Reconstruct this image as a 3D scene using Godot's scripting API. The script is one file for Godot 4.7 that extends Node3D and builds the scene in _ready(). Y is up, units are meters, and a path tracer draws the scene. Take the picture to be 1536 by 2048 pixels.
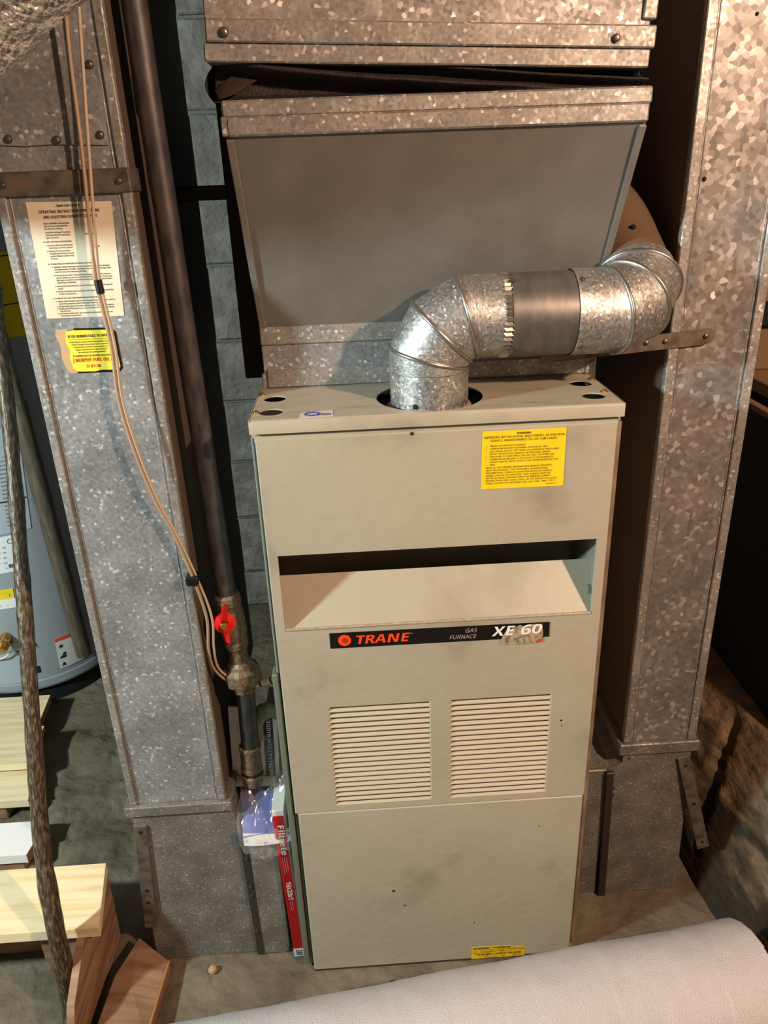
extends Node3D
# A basement furnace corner. World: x right, y up, z towards the viewer; the furnace door lies in z = 0.

# ------------------------------------------------------------------ mesh builder
class MB:
	var st := SurfaceTool.new()
	var xf := Transform3D()
	var smooth := -1
	var uvs := 1.0
	func _init():
		st.begin(Mesh.PRIMITIVE_TRIANGLES)
	func v(p: Vector3, uv: Vector2):
		st.set_smooth_group(smooth)
		st.set_uv(uv)
		st.add_vertex(xf * p)
	func uvof(p: Vector3, n: Vector3) -> Vector2:
		var a := n.abs()
		if a.z >= a.x and a.z >= a.y: return Vector2(p.x, -p.y)
		if a.x >= a.y: return Vector2(p.z + 0.37, -p.y)
		return Vector2(p.x, p.z + 0.61)
	func tri(a: Vector3, b: Vector3, c: Vector3):      # counter-clockwise seen from outside
		var n := (b - a).cross(c - a)
		v(a, uvof(a, n)); v(c, uvof(c, n)); v(b, uvof(b, n))
	func quad(a: Vector3, b: Vector3, c: Vector3, d: Vector3):
		var n := (b - a).cross(c - a) + (c - a).cross(d - a)
		var ua := uvof(a, n); var ub := uvof(b, n); var uc := uvof(c, n); var ud := uvof(d, n)
		v(a, ua); v(c, uc); v(b, ub)
		v(a, ua); v(d, ud); v(c, uc)
	func quaduv(a: Vector3, b: Vector3, c: Vector3, d: Vector3, ua: Vector2, ub: Vector2, uc: Vector2, ud: Vector2):
		v(a, ua); v(c, uc); v(b, ub)
		v(a, ua); v(d, ud); v(c, uc)
	func box(lo: Vector3, hi: Vector3, bev := 0.0):
		var c := (lo + hi) / 2
		var h := (hi - lo) / 2
		var b: float = min(bev, min(h.x, min(h.y, h.z)) * 0.9)
		var ax := [Vector3.RIGHT, Vector3.UP, Vector3.BACK]
		var hh := [h.x, h.y, h.z]
		for i in 3:
			for s in [1.0, -1.0]:
				var j := (i + 1) % 3
				var k := (i + 2) % 3
				var o: Vector3 = c + ax[i] * hh[i] * s
				var u: Vector3 = ax[j] * (hh[j] - b) * s
				var w: Vector3 = ax[k] * (hh[k] - b)
				quad(o - u - w, o + u - w, o + u + w, o - u + w)
		if b <= 0.0: return
		for i in 3:
			var j := (i + 1) % 3
			var k := (i + 2) % 3
			for s in [1.0, -1.0]:
				for t in [1.0, -1.0]:
					var e: Vector3 = ax[i] * (hh[i] - b)
					var p: Vector3 = c + ax[j] * hh[j] * s + ax[k] * (hh[k] - b) * t
					var q: Vector3 = c + ax[j] * (hh[j] - b) * s + ax[k] * hh[k] * t
					if s * t > 0: quad(p - e, p + e, q + e, q - e) if false else quad(p + e, p - e, q - e, q + e) if false else _out(p - e, p + e, q + e, q - e, c)
					else: _out(p - e, p + e, q + e, q - e, c)
		for sx in [1.0, -1.0]:
			for sy in [1.0, -1.0]:
				for sz in [1.0, -1.0]:
					var s := Vector3(sx, sy, sz)
					var p0: Vector3 = c + Vector3(h.x, h.y - b, h.z - b) * s
					var p1: Vector3 = c + Vector3(h.x - b, h.y, h.z - b) * s
					var p2: Vector3 = c + Vector3(h.x - b, h.y - b, h.z) * s
					if (p1 - p0).cross(p2 - p0).dot(p0 - c) > 0: tri(p0, p1, p2)
					else: tri(p0, p2, p1)
	func _out(a: Vector3, b: Vector3, c: Vector3, d: Vector3, from: Vector3):
		if (b - a).cross(c - a).dot((a + c) / 2 - from) > 0: quad(a, b, c, d)
		else: quad(d, c, b, a)
	func prism(poly: PackedVector2Array, lo: float, hi: float, axis := 2):   # poly in (x,y), (z,y) or (x,z) pushed along axis
		var P := poly.duplicate()
		if Geometry2D.is_polygon_clockwise(P): P.reverse()
		var put := func(p: Vector2, t: float) -> Vector3:
			if axis == 2: return Vector3(p.x, p.y, t)
			if axis == 0: return Vector3(t, p.y, p.x)
			return Vector3(p.x, t, p.y)
		var mirrored := axis != 2
		var idx := Geometry2D.triangulate_polygon(P)
		for i in range(0, idx.size(), 3):
			var a := P[idx[i]]; var b := P[idx[i + 1]]; var c := P[idx[i + 2]]
			if (b - a).cross(c - a) < 0:
				var t := b; b = c; c = t
			if mirrored:
				tri(put.call(a, hi), put.call(c, hi), put.call(b, hi)); tri(put.call(a, lo), put.call(b, lo), put.call(c, lo))
			else:
				tri(put.call(a, hi), put.call(b, hi), put.call(c, hi)); tri(put.call(a, lo), put.call(c, lo), put.call(b, lo))
		for i in P.size():
			var a := P[i]; var b := P[(i + 1) % P.size()]
			if mirrored: quad(put.call(b, lo), put.call(a, lo), put.call(a, hi), put.call(b, hi))
			else: quad(put.call(a, lo), put.call(b, lo), put.call(b, hi), put.call(a, hi))
	func tube(path: Array, radii, sides := 16, caps := true, closed := false, squash := 1.0):
		var n := path.size()
		var rings := []
		var up := Vector3.UP
		var prev_t := Vector3.ZERO
		var u := Vector3.ZERO
		var dist := 0.0
		var ds := []
		for i in n:
			var a: Vector3 = path[(i - 1 + n) % n] if (i > 0 or closed) else path[i]
			var b: Vector3 = path[(i + 1) % n] if (i < n - 1 or closed) else path[i]
			var t := (b - a).normalized()
			if t.length() < 0.5: t = prev_t
			if i == 0:
				u = t.cross(up)
				if u.length() < 0.1: u = t.cross(Vector3.RIGHT)
				u = u.normalized()
			else:
				u = (u - t * u.dot(t)).normalized()
				dist += (path[i] - path[i - 1]).length()
			var w := t.cross(u)
			prev_t = t
			var r: float = radii[i] if radii is Array else radii
			var ring := []
			for k in sides:
				var g := TAU * k / sides
				ring.append(path[i] + (u * cos(g) + w * sin(g) * squash) * r)
			rings.append(ring)
			ds.append(dist)
		var r0: float = radii[0] if radii is Array else radii
		var keep := smooth
		smooth = 0
		var m := n if closed else n - 1
		for i in m:
			var i2 := (i + 1) % n
			var d2: float = ds[i2] if i2 > i else dist + 0.01
			for k in sides:
				var k2 := (k + 1) % sides
				var c0 := TAU * r0 * k / sides
				var c1 := TAU * r0 * (k + 1) / sides
				quaduv(rings[i][k], rings[i][k2], rings[i2][k2], rings[i2][k], Vector2(c0, ds[i]), Vector2(c1, ds[i]), Vector2(c1, d2), Vector2(c0, d2))
		smooth = -1
		if caps and not closed:
			for k in sides:
				var k2 := (k + 1) % sides
				tri(path[0], rings[0][k2], rings[0][k])
				tri(path[n - 1], rings[n - 1][k], rings[n - 1][k2])
		smooth = keep
	func lathe(profile: Array, base: Vector3, axis := Vector3.UP, sides := 24, faceted := false):   # profile: [radius, height] pairs; sharp where a height or radius repeats
		var p := []
		var r := []
		for q in profile:
			p.append(base + axis * q[1]); r.append(max(q[0], 0.00001))
		var u := axis.cross(Vector3.RIGHT if abs(axis.x) < 0.9 else Vector3.UP).normalized()
		var w := axis.cross(u)
		var keep := smooth
		for i in profile.size() - 1:
			smooth = -1 if faceted else i + 1
			for k in sides:
				var g0 := TAU * k / sides
				var g1 := TAU * (k + 1) / sides
				var e0 := u * cos(g0) + w * sin(g0)
				var e1 := u * cos(g1) + w * sin(g1)
				quaduv(p[i] + e0 * r[i], p[i] + e1 * r[i], p[i + 1] + e1 * r[i + 1], p[i + 1] + e0 * r[i + 1], Vector2(g0 * r[i], profile[i][1]), Vector2(g1 * r[i], profile[i][1]), Vector2(g1 * r[i], profile[i + 1][1]), Vector2(g0 * r[i], profile[i + 1][1]))
		smooth = keep
	func grid(nu: int, nv: int, f: Callable, uvscale := Vector2.ONE, flip := false):
		var keep := smooth
		smooth = 0
		var pts := []
		for j in nv + 1:
			var row := PackedVector3Array()
			for i in nu + 1: row.append(f.call(float(i) / nu, float(j) / nv))
			pts.append(row)
		for j in nv:
			for i in nu:
				var ua := Vector2(float(i) / nu, float(j) / nv) * uvscale
				var ub := Vector2(float(i + 1) / nu, float(j) / nv) * uvscale
				var uc := Vector2(float(i + 1) / nu, float(j + 1) / nv) * uvscale
				var ud := Vector2(float(i) / nu, float(j + 1) / nv) * uvscale
				if flip: quaduv(pts[j + 1][i], pts[j + 1][i + 1], pts[j][i + 1], pts[j][i], ud, uc, ub, ua)
				else: quaduv(pts[j][i], pts[j][i + 1], pts[j + 1][i + 1], pts[j + 1][i], ua, ub, uc, ud)
		smooth = keep
	func done() -> ArrayMesh:
		st.generate_normals()
		return st.commit()

# ------------------------------------------------------------------ scene helpers
var taken := {}
func numbered(n: String) -> String:
	if not taken.has(n):
		taken[n] = 0
		return n
	taken[n] += 1
	return "%s_%03d" % [n, taken[n]]
func tag(o: Node, label := "", category := "", group := "", kind := ""):
	if label: o.set_meta("label", label)
	if category: o.set_meta("category", category)
	if group: o.set_meta("group", group)
	if kind: o.set_meta("kind", kind)
func thing(n: String, label: String, category: String, at: Vector3, group := "") -> Node3D:
	var o := Node3D.new()
	o.name = numbered(n)
	add_child(o)
	o.position = at
	tag(o, label, category, group)
	return o
func part(n: String, m: Variant, mat: Material, parent: Node3D, label := "") -> MeshInstance3D:   # a mesh in world coordinates under a thing or a part
	var o := MeshInstance3D.new()
	o.name = n
	o.mesh = m.done() if m is MB else m
	o.material_override = mat
	o.cast_shadow = GeometryInstance3D.SHADOW_CASTING_SETTING_ON
	parent.add_child(o, true)
	var at := Vector3.ZERO
	var p: Node = parent
	while p is Node3D and p != self:
		at += p.position
		p = p.get_parent()
	o.position = -at
	if label: o.set_meta("label", label)
	return o
func single(n: String, m: MB, mat: Material, label: String, category: String, group := "") -> MeshInstance3D:
	var o := MeshInstance3D.new()
	o.name = numbered(n)
	o.mesh = m.done()
	o.material_override = mat
	add_child(o)
	tag(o, label, category, group)
	return o
func struct(n: String, m: MB, mat: Material) -> MeshInstance3D:
	var o := MeshInstance3D.new()
	o.name = n
	o.mesh = m.done()
	o.material_override = mat
	add_child(o)
	o.set_meta("kind", "structure")
	return o
func V(x: float, y: float, z: float) -> Vector3: return Vector3(x, y, z)
func boxm(lo: Vector3, hi: Vector3, bev := 0.0) -> MB:
	var m := MB.new()
	m.box(lo, hi, bev)
	return m
func slab(a: Vector3, b: Vector3, width: float, thick: float, normal: Vector3, bev := 0.0) -> MB:   # a flat bar from a to b
	var m := MB.new()
	var d := b - a
	var y := d.normalized()
	var z := (normal - y * normal.dot(y)).normalized()
	m.xf = Transform3D(Basis(y.cross(z), y, z), (a + b) / 2)
	m.box(V(-width / 2, -d.length() / 2, -thick / 2), V(width / 2, d.length() / 2, thick / 2), bev)
	return m
func screw_head(at: Vector3, n: Vector3, r := 0.004) -> MB:
	var m := MB.new()
	m.lathe([[r * 1.25, -0.001], [r * 1.25, r * 0.2], [r, r * 0.2], [r * 0.95, r * 0.75], [r * 0.5, r * 0.95], [0, r]], at, n, 10)
	return m
func disc(at: Vector3, n: Vector3, r: float, h := 0.0008, sides := 20) -> MB:
	var m := MB.new()
	m.lathe([[r, -0.0005], [r, h], [0, h]], at, n, sides)
	return m
func smooth_path(pts: Array, per := 8) -> Array:
	var c := Curve3D.new()
	for i in pts.size():
		var a: Vector3 = pts[max(i - 1, 0)]
		var b: Vector3 = pts[min(i + 1, pts.size() - 1)]
		var t := (b - a) / 6.0
		c.add_point(pts[i], -t, t)
	var out := []
	for i in pts.size() - 1:
		for k in per: out.append(c.sample(i, float(k) / per))
	out.append(pts[-1])
	return out

# ------------------------------------------------------------------ materials and textures
func mat(c: Color, rough := 0.6, metal := 0.0, spec := 0.5) -> StandardMaterial3D:
	var m := StandardMaterial3D.new()
	m.albedo_color = c
	m.roughness = rough
	m.metallic = metal
	m.metallic_specular = spec
	return m
func noise(type: int, freq: float, sd: int, oct := 4) -> FastNoiseLite:
	var n := FastNoiseLite.new()
	n.noise_type = type
	n.frequency = freq
	n.seed = sd
	n.fractal_octaves = oct
	n.fractal_type = FastNoiseLite.FRACTAL_FBM if oct > 1 else FastNoiseLite.FRACTAL_NONE
	return n
func bytes_of(n: FastNoiseLite, s: int) -> PackedByteArray:
	var im := n.get_seamless_image(s, s)
	im.convert(Image.FORMAT_L8)
	return im.get_data()
# galvanised sheet: crystals of zinc, each with its own tilt, tone and gloss. Returns [albedo + roughness in alpha, normal]
func spangle(s: int, freq: float, sd: int, tone: Color, spread: float, tilt: float, rough: float, bright := 0.06) -> Array:
	var n := FastNoiseLite.new()
	n.noise_type = FastNoiseLite.TYPE_CELLULAR
	n.cellular_return_type = FastNoiseLite.RETURN_CELL_VALUE
	n.cellular_distance_function = FastNoiseLite.DISTANCE_HYBRID
	n.cellular_jitter = 1.0
	n.frequency = freq
	n.seed = sd
	n.fractal_type = FastNoiseLite.FRACTAL_NONE
	n.domain_warp_enabled = true
	n.domain_warp_amplitude = 0.35 / freq
	n.domain_warp_frequency = freq * 1.3
	n.domain_warp_fractal_type = FastNoiseLite.DOMAIN_WARP_FRACTAL_NONE
	var im := n.get_image(s, s)
	im.convert(Image.FORMAT_L8)
	var d := im.get_data()
	var dirt := bytes_of(noise(FastNoiseLite.TYPE_SIMPLEX_SMOOTH, 4.0 / s, sd + 5, 5), s)
	var rng := RandomNumberGenerator.new()
	rng.seed = sd
	var lut := []
	for i in 256:
		var k := 1.0 + (rng.randf() - 0.5) * spread
		var tt := tilt * 0.45
		if rng.randf() < bright:
			k *= 1.3
			tt = tilt
		var nx := (rng.randf() + rng.randf() - 1.0) * tt
		var ny := (rng.randf() + rng.randf() - 1.0) * tt
		lut.append([k, int(127.5 + 127.0 * nx), int(127.5 + 127.0 * ny), rough + (rng.randf() - 0.5) * 0.22])
	var alb := PackedByteArray(); alb.resize(s * s * 4)
	var nor := PackedByteArray(); nor.resize(s * s * 3)
	for i in s * s:
		var l = lut[d[i]]
		var g: float = dirt[i] / 255.0
		var k: float = l[0] * (0.86 + 0.28 * g)
		alb[i * 4] = clampi(int(tone.r * 255 * k), 0, 255)
		alb[i * 4 + 1] = clampi(int(tone.g * 255 * k), 0, 255)
		alb[i * 4 + 2] = clampi(int(tone.b * 255 * k), 0, 255)
		alb[i * 4 + 3] = clampi(int(255 * (l[3] + 0.15 * (0.5 - g))), 20, 255)
		nor[i * 3] = l[1]
		nor[i * 3 + 1] = l[2]
		nor[i * 3 + 2] = 240
	return [ImageTexture.create_from_image(Image.create_from_data(s, s, false, Image.FORMAT_RGBA8, alb)), ImageTexture.create_from_image(Image.create_from_data(s, s, false, Image.FORMAT_RGB8, nor))]
func galv(tex: Array, tile: float, metal: float, tint := Color.WHITE, nscale := 1.0) -> StandardMaterial3D:
	var m := mat(tint, 1.0, metal)
	m.albedo_texture = tex[0]
	m.roughness_texture = tex[0]
	m.roughness_texture_channel = BaseMaterial3D.TEXTURE_CHANNEL_ALPHA
	m.normal_enabled = true
	m.normal_texture = tex[1]
	m.normal_scale = nscale
	m.uv1_scale = Vector3(1 / tile, 1 / tile, 1)
	return m
# colour ramp over noise
func ramp_tex(s: int, n: FastNoiseLite, stops: Array) -> NoiseTexture2D:
	var t := NoiseTexture2D.new()
	t.width = s; t.height = s; t.seamless = true; t.noise = n
	var g := Gradient.new()
	var off := PackedFloat32Array()
	var col := PackedColorArray()
	for q in stops:
		off.append(q[0]); col.append(q[1])
	g.offsets = off; g.colors = col
	t.color_ramp = g
	return t
func bump_tex(s: int, n: FastNoiseLite, strength: float) -> NoiseTexture2D:
	var t := NoiseTexture2D.new()
	t.width = s; t.height = s; t.seamless = true; t.noise = n
	t.as_normal_map = true; t.bump_strength = strength
	return t
func textured(tex: Texture2D, tile: Vector2, rough: float, metal := 0.0, nrm: Texture2D = null, nscale := 1.0) -> StandardMaterial3D:
	var m := mat(Color.WHITE, rough, metal)
	m.albedo_texture = tex
	m.uv1_scale = Vector3(1 / tile.x, 1 / tile.y, 1)
	if nrm:
		m.normal_enabled = true
		m.normal_texture = nrm
		m.normal_scale = nscale
	return m

# ------------------------------------------------------------------ lettering
var fonts := {}
func font_of(kind: String) -> Dictionary:
	if not fonts.has(kind):
		var f := SystemFont.new()
		f.font_names = PackedStringArray(["Droid Serif" if kind.begins_with("serif") else "Droid Sans"])
		if kind.ends_with("bold"): f.font_weight = 700
		var t := TextMesh.new()
		t.font = f; t.font_size = 20; t.pixel_size = 0.01; t.depth = 0.0; t.curve_step = 3.0; t.text = "H"
		var b := t.get_aabb()
		fonts[kind] = {"font": f, "h": b.size.y, "y0": b.position.y}
	return fonts[kind]
# one line of capitals between x0 and x1 (or condensed to a factor when x1 < x0), its feet at y, its capitals h tall, on a plane o + R x + U y
func write_line(m: MB, s: String, x0: float, x1: float, y: float, h: float, o: Vector3, R: Vector3, U: Vector3, kind := "sans", slant := 0.0, squeeze := 0.9, curve := 4.0):
	var f := font_of(kind)
	var t := TextMesh.new()
	t.font = f.font; t.font_size = 20; t.pixel_size = 0.01; t.depth = 0.0; t.curve_step = curve; t.text = s
	t.horizontal_alignment = HORIZONTAL_ALIGNMENT_LEFT
	var arr := t.get_mesh_arrays()
	if arr.is_empty() or arr[Mesh.ARRAY_VERTEX] == null or arr[Mesh.ARRAY_VERTEX].size() == 0: return
	var b := t.get_aabb()
	var sy: float = h / f.h
	var sx: float = (x1 - x0) / b.size.x if x1 > x0 else sy * squeeze
	var vs: PackedVector3Array = arr[Mesh.ARRAY_VERTEX]
	var ix: PackedInt32Array = arr[Mesh.ARRAY_INDEX]
	var N := R.cross(U).normalized()
	for i in ix:
		var p := vs[i]
		var py: float = (p.y - f.y0) * sy
		var px: float = x0 + (p.x - b.position.x) * sx + slant * py
		m.st.set_normal(N)
		m.st.set_uv(Vector2(px, py))
		m.st.set_smooth_group(-1)
		m.st.add_vertex(o + R * px + U * (y + py))
func letters(m: MB) -> ArrayMesh:
	m.st.generate_normals()
	return m.st.commit()

# ------------------------------------------------------------------ gored elbow
func elbow(pivot: Vector3, u0: Vector3, d1: Vector3, rc: float, r: float, parent: Node3D, m: Material, beadm: Material, name_ := "elbow"):
	var nrm := u0.cross(d1).normalized()
	var angs := [0.0, 15.0, 45.0, 75.0, 90.0]
	var sides := 40
	var ring := func(a: float, rr: float) -> Array:
		var th := deg_to_rad(a)
		var k := 1.0 / cos(deg_to_rad(15)) if a > 1 and a < 89 else 1.0
		var out := []
		for i in sides:
			var f := TAU * i / sides
			out.append(pivot + (u0 * cos(th) + d1 * sin(th)) * ((rc + rr * cos(f)) * k) + nrm * rr * sin(f))
		return out
	var root: MeshInstance3D
	for g in 4:
		var b := MB.new()
		var A: Array = ring.call(angs[g], r)
		var B: Array = ring.call(angs[g + 1], r)
		b.smooth = 0
		for i in sides:
			var j := (i + 1) % sides
			b.quaduv(A[j], A[i], B[i], B[j], Vector2(TAU * r * (i + 1) / sides, g * 0.13), Vector2(TAU * r * i / sides, g * 0.13), Vector2(TAU * r * i / sides, g * 0.13 + 0.06), Vector2(TAU * r * (i + 1) / sides, g * 0.13 + 0.06))
		if g == 0: root = part(name_, b, m, parent)
		else: part("gore", b, m, root)
	for a in [15.0, 45.0, 75.0]:
		var b := MB.new()
		b.tube(ring.call(a, r + 0.0005), 0.0024, 8, false, true)
		part("seam_bead", b, beadm, root)

func _ready():
	# ================= camera, light, exposure
	var cam := Camera3D.new()
	cam.name = "camera"
	add_child(cam)
	cam.position = V(-0.10233, 1.24805, 0.89405)
	cam.rotation = V(-0.415594, -0.03633, -0.038434)
	cam.fov = rad_to_deg(2 * atan(1024.0 / 1537.52))
	cam.near = 0.02
	cam.current = true
	var env := Environment.new()
	env.background_mode = Environment.BG_COLOR
	env.background_color = Color(0, 0, 0)
	env.tonemap_mode = Environment.TONE_MAPPER_LINEAR
	env.tonemap_exposure = 1.0
	env.sdfgi_enabled = true
	env.ssao_enabled = true
	env.ssil_enabled = true
	var we := WorldEnvironment.new()
	we.name = "environment"
	we.environment = env
	add_child(we)
	lamp("ceiling_bulb", "warm bare bulb hanging from a cord to the right of the furnace", V(0.95, 1.8, 1.15), Color(1.0, 0.83, 0.695), 3.75, 0.035)
	lamp("hanging_bulb", "cool white bare bulb hanging from a cord by the water heater", V(-1.6, 1.43, 0.7), Color(0.915, 0.988, 0.975), 4.3, 0.06)
	make_materials()
	shell()
	left_duct()
	right_duct()
	plenum()
	furnace()
	vent()
	gas_line()
	wires()
	heater()
	lumber()
	between()
	roll()
	right_corner()

func lamp(n: String, label: String, at: Vector3, c: Color, e: float, r: float):
	var t := thing(n, label, "light bulb", at)
	var b := MB.new()
	b.smooth = 0
	b.lathe([[0, -r], [r * 0.5, -r * 0.87], [r * 0.87, -r * 0.5], [r, 0], [r * 0.87, r * 0.5], [r * 0.55, r], [r * 0.45, r * 1.5]], at, Vector3.UP, 20)
	var gm := mat(Color(0.9, 0.9, 0.88), 0.4)
	gm.emission_enabled = true
	gm.emission = c
	gm.emission_energy_multiplier = 3.0
	part("bulb", b, gm, t)
	var s := MB.new()
	s.lathe([[r * 0.5, r * 1.45], [r * 0.62, r * 1.5], [r * 0.62, r * 2.9], [r * 0.2, r * 3.2], [0, r * 3.2]], at, Vector3.UP, 16)
	part("socket", s, mat(Color(0.1, 0.1, 0.1), 0.5), t)
	var k := MB.new()
	k.tube([at + V(0, r * 3.1, 0), V(at.x, 2.25, at.z)], 0.003, 8)
	part("cord", k, mat(Color(0.12, 0.12, 0.12), 0.6), t)
	var l := OmniLight3D.new()
	l.name = "light"
	l.light_color = c
	l.light_energy = e
	l.light_size = r * 0.9
	l.omni_range = 12.0
	l.omni_attenuation = 2.0
	l.shadow_enabled = true
	t.add_child(l)

var M := {}
func make_materials():
	var S := FastNoiseLite.TYPE_SIMPLEX_SMOOTH
	var P := FastNoiseLite.TYPE_PERLIN
	var big := spangle(1024, 0.075, 11, Color(0.60, 0.60, 0.60), 0.16, 0.28, 0.48, 0.10)
	var fine := spangle(1024, 0.12, 23, Color(0.60, 0.60, 0.60), 0.14, 0.22, 0.5, 0.06)
	M.galv_big = galv(big, 0.52, 0.42, Color(0.84, 0.82, 0.81))
	M.galv_fine = galv(fine, 0.42, 0.22, Color(0.86, 0.86, 0.87))
	M.galv_trunk = galv(fine, 0.50, 0.42, Color(0.98, 0.96, 0.95))
	M.galv_dull = galv(fine, 0.28, 0.18, Color(0.74, 0.72, 0.69), 0.25)
	M.galv_seam = galv(fine, 0.4, 0.5, Color(0.97, 0.95, 0.93), 0.5)
	M.galv_side = mat(Color(0.33, 0.275, 0.235), 0.65, 0.1)  # dark brown; on the right duct it carries the shade of the gap
	M.vent = galv(fine, 0.34, 0.9, Color(1.15, 1.15, 1.15), 0.8)
	M.vent_dull = textured(ramp_tex(256, noise(S, 0.02, 42, 4), [[0.0, Color(0.40, 0.39, 0.38)], [1.0, Color(0.50, 0.49, 0.48)]]), Vector2(0.3, 0.1), 0.42, 0.7)
	M.bead = mat(Color(0.72, 0.71, 0.69), 0.3, 0.95)
	M.plenum = textured(ramp_tex(512, noise(S, 0.012, 41, 6), [[0.0, Color(0.43, 0.42, 0.40)], [0.5, Color(0.45, 0.44, 0.42)], [1.0, Color(0.475, 0.465, 0.445)]]), Vector2(0.5, 0.5), 0.55, 0.25, bump_tex(256, noise(S, 0.3, 6, 3), 1.2), 0.08)
	M.paint = textured(ramp_tex(1024, noise(S, 0.004, 77, 6), [[0.0, Color(0.55, 0.525, 0.46)], [0.3, Color(0.635, 0.61, 0.545)], [1.0, Color(0.665, 0.64, 0.575)]]), Vector2(1.1, 1.1), 0.48, 0.0, bump_tex(256, noise(S, 0.2, 9, 3), 0.8), 0.12)
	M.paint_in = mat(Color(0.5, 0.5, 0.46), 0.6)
	M.louver = mat(Color(0.70, 0.66, 0.59), 0.5)
	M.dark = mat(Color(0.03, 0.03, 0.03), 0.8)
	M.hole = mat(Color(0.012, 0.012, 0.012), 0.9)
	M.black_in = mat(Color(0.06, 0.055, 0.05), 0.8)
	M.screw = mat(Color(0.42, 0.4, 0.37), 0.4, 0.85)
	M.rust = textured(ramp_tex(512, noise(S, 0.03, 5, 5), [[0.0, Color(0.29, 0.22, 0.17)], [0.45, Color(0.41, 0.34, 0.27)], [0.7, Color(0.46, 0.40, 0.31)], [1.0, Color(0.56, 0.47, 0.34)]]), Vector2(0.12, 0.12), 0.6, 0.25, bump_tex(256, noise(S, 0.08, 16, 4), 3.0), 0.12)
	M.iron = textured(ramp_tex(512, noise(S, 0.02, 8, 5), [[0.0, Color(0.17, 0.165, 0.18)], [0.5, Color(0.26, 0.25, 0.26)], [1.0, Color(0.36, 0.30, 0.26)]]), Vector2(0.2, 0.5), 0.5, 0.4)
	M.rust_band = textured(ramp_tex(512, noise(S, 0.02, 3, 5), [[0.0, Color(0.30, 0.25, 0.21)], [0.5, Color(0.42, 0.39, 0.36)], [0.7, Color(0.46, 0.42, 0.37)], [1.0, Color(0.55, 0.38, 0.24)]]), Vector2(0.3, 0.3), 0.5, 0.5)
	M.red = mat(Color(0.80, 0.07, 0.05), 0.35)
	M.brass = mat(Color(0.75, 0.58, 0.30), 0.3, 0.9)
	M.concrete = textured(ramp_tex(1024, noise(S, 0.006, 31, 7), [[0.0, Color(0.31, 0.265, 0.21)], [0.35, Color(0.37, 0.33, 0.27)], [0.65, Color(0.41, 0.37, 0.31)], [1.0, Color(0.47, 0.43, 0.37)]]), Vector2(1.0, 1.0), 0.85, 0.0, bump_tex(512, noise(S, 0.05, 32, 5), 4.0), 0.6)
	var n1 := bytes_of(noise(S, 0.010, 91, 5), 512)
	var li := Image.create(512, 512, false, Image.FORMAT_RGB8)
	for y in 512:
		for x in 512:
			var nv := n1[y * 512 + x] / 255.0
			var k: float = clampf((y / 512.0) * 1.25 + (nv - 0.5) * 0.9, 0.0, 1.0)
			var cc := Color(0.165, 0.128, 0.07).lerp(Color(0.48, 0.40, 0.31), smoothstep(0.25, 0.75, k))  # lower face darkened in colour to weaken the cool light on it
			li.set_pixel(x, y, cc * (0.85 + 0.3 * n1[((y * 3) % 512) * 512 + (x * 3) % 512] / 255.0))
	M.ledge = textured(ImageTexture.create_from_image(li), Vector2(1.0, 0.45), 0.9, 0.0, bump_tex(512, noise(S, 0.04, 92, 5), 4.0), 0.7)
	M.block = textured(ramp_tex(512, noise(S, 0.012, 51, 6), [[0.0, Color(0.36, 0.345, 0.325)], [0.5, Color(0.43, 0.415, 0.39)], [1.0, Color(0.53, 0.515, 0.49)]]), Vector2(0.7, 0.7), 0.8, 0.0, bump_tex(512, noise(S, 0.05, 52, 5), 4.0), 0.8)
	M.mortar = mat(Color(0.42, 0.41, 0.39), 0.9)
	M.wall = mat(Color(0.34, 0.31, 0.28), 0.9)
	M.joist = mat(Color(0.28, 0.21, 0.15), 0.85)
	M.tank = mat(Color(0.57, 0.59, 0.62), 0.35)
	M.white = mat(Color(0.88, 0.88, 0.87), 0.5)
	M.ink = mat(Color(0.07, 0.06, 0.05), 0.6)
	M.yellow = textured(ramp_tex(256, noise(S, 0.01, 61, 4), [[0.0, Color(0.88, 0.76, 0.12)], [1.0, Color(0.94, 0.82, 0.14)]]), Vector2(0.2, 0.2), 0.4)
	M.yellow_old = textured(ramp_tex(256, noise(S, 0.02, 62, 5), [[0.0, Color(0.62, 0.45, 0.10)], [0.45, Color(0.84, 0.71, 0.12)], [1.0, Color(0.93, 0.83, 0.15)]]), Vector2(0.1, 0.1), 0.5)
	M.yellow_pale = mat(Color(0.89, 0.81, 0.25), 0.45)
	M.paper = textured(ramp_tex(256, noise(S, 0.012, 63, 4), [[0.0, Color(0.80, 0.745, 0.65)], [1.0, Color(0.87, 0.82, 0.735)]]), Vector2(0.2, 0.2), 0.6)
	M.orange = mat(Color(0.93, 0.26, 0.08), 0.45)
	M.redink = mat(Color(0.75, 0.16, 0.05), 0.5)
	M.silver = mat(Color(0.80, 0.78, 0.74), 0.45)
	M.black = mat(Color(0.035, 0.035, 0.038), 0.35)
	var pine := ramp_tex(512, noise(S, 0.01, 71, 4), [[0.0, Color(0.84, 0.72, 0.52)], [0.5, Color(0.90, 0.82, 0.66)], [1.0, Color(0.94, 0.88, 0.74)]])
	M.pine = textured(pine, Vector2(1.6, 0.12), 0.55)
	M.pine_end = mat(Color(0.62, 0.42, 0.26), 0.7)
	M.brown_wood = textured(ramp_tex(512, noise(S, 0.01, 72, 5), [[0.0, Color(0.44, 0.32, 0.235)], [0.5, Color(0.56, 0.43, 0.335)], [1.0, Color(0.64, 0.515, 0.41)]]), Vector2(0.9, 0.14), 0.7, 0.0, bump_tex(256, noise(S, 0.02, 73, 4), 2.0), 0.4)
	M.wire = mat(Color(0.62, 0.51, 0.42), 0.5)
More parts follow.
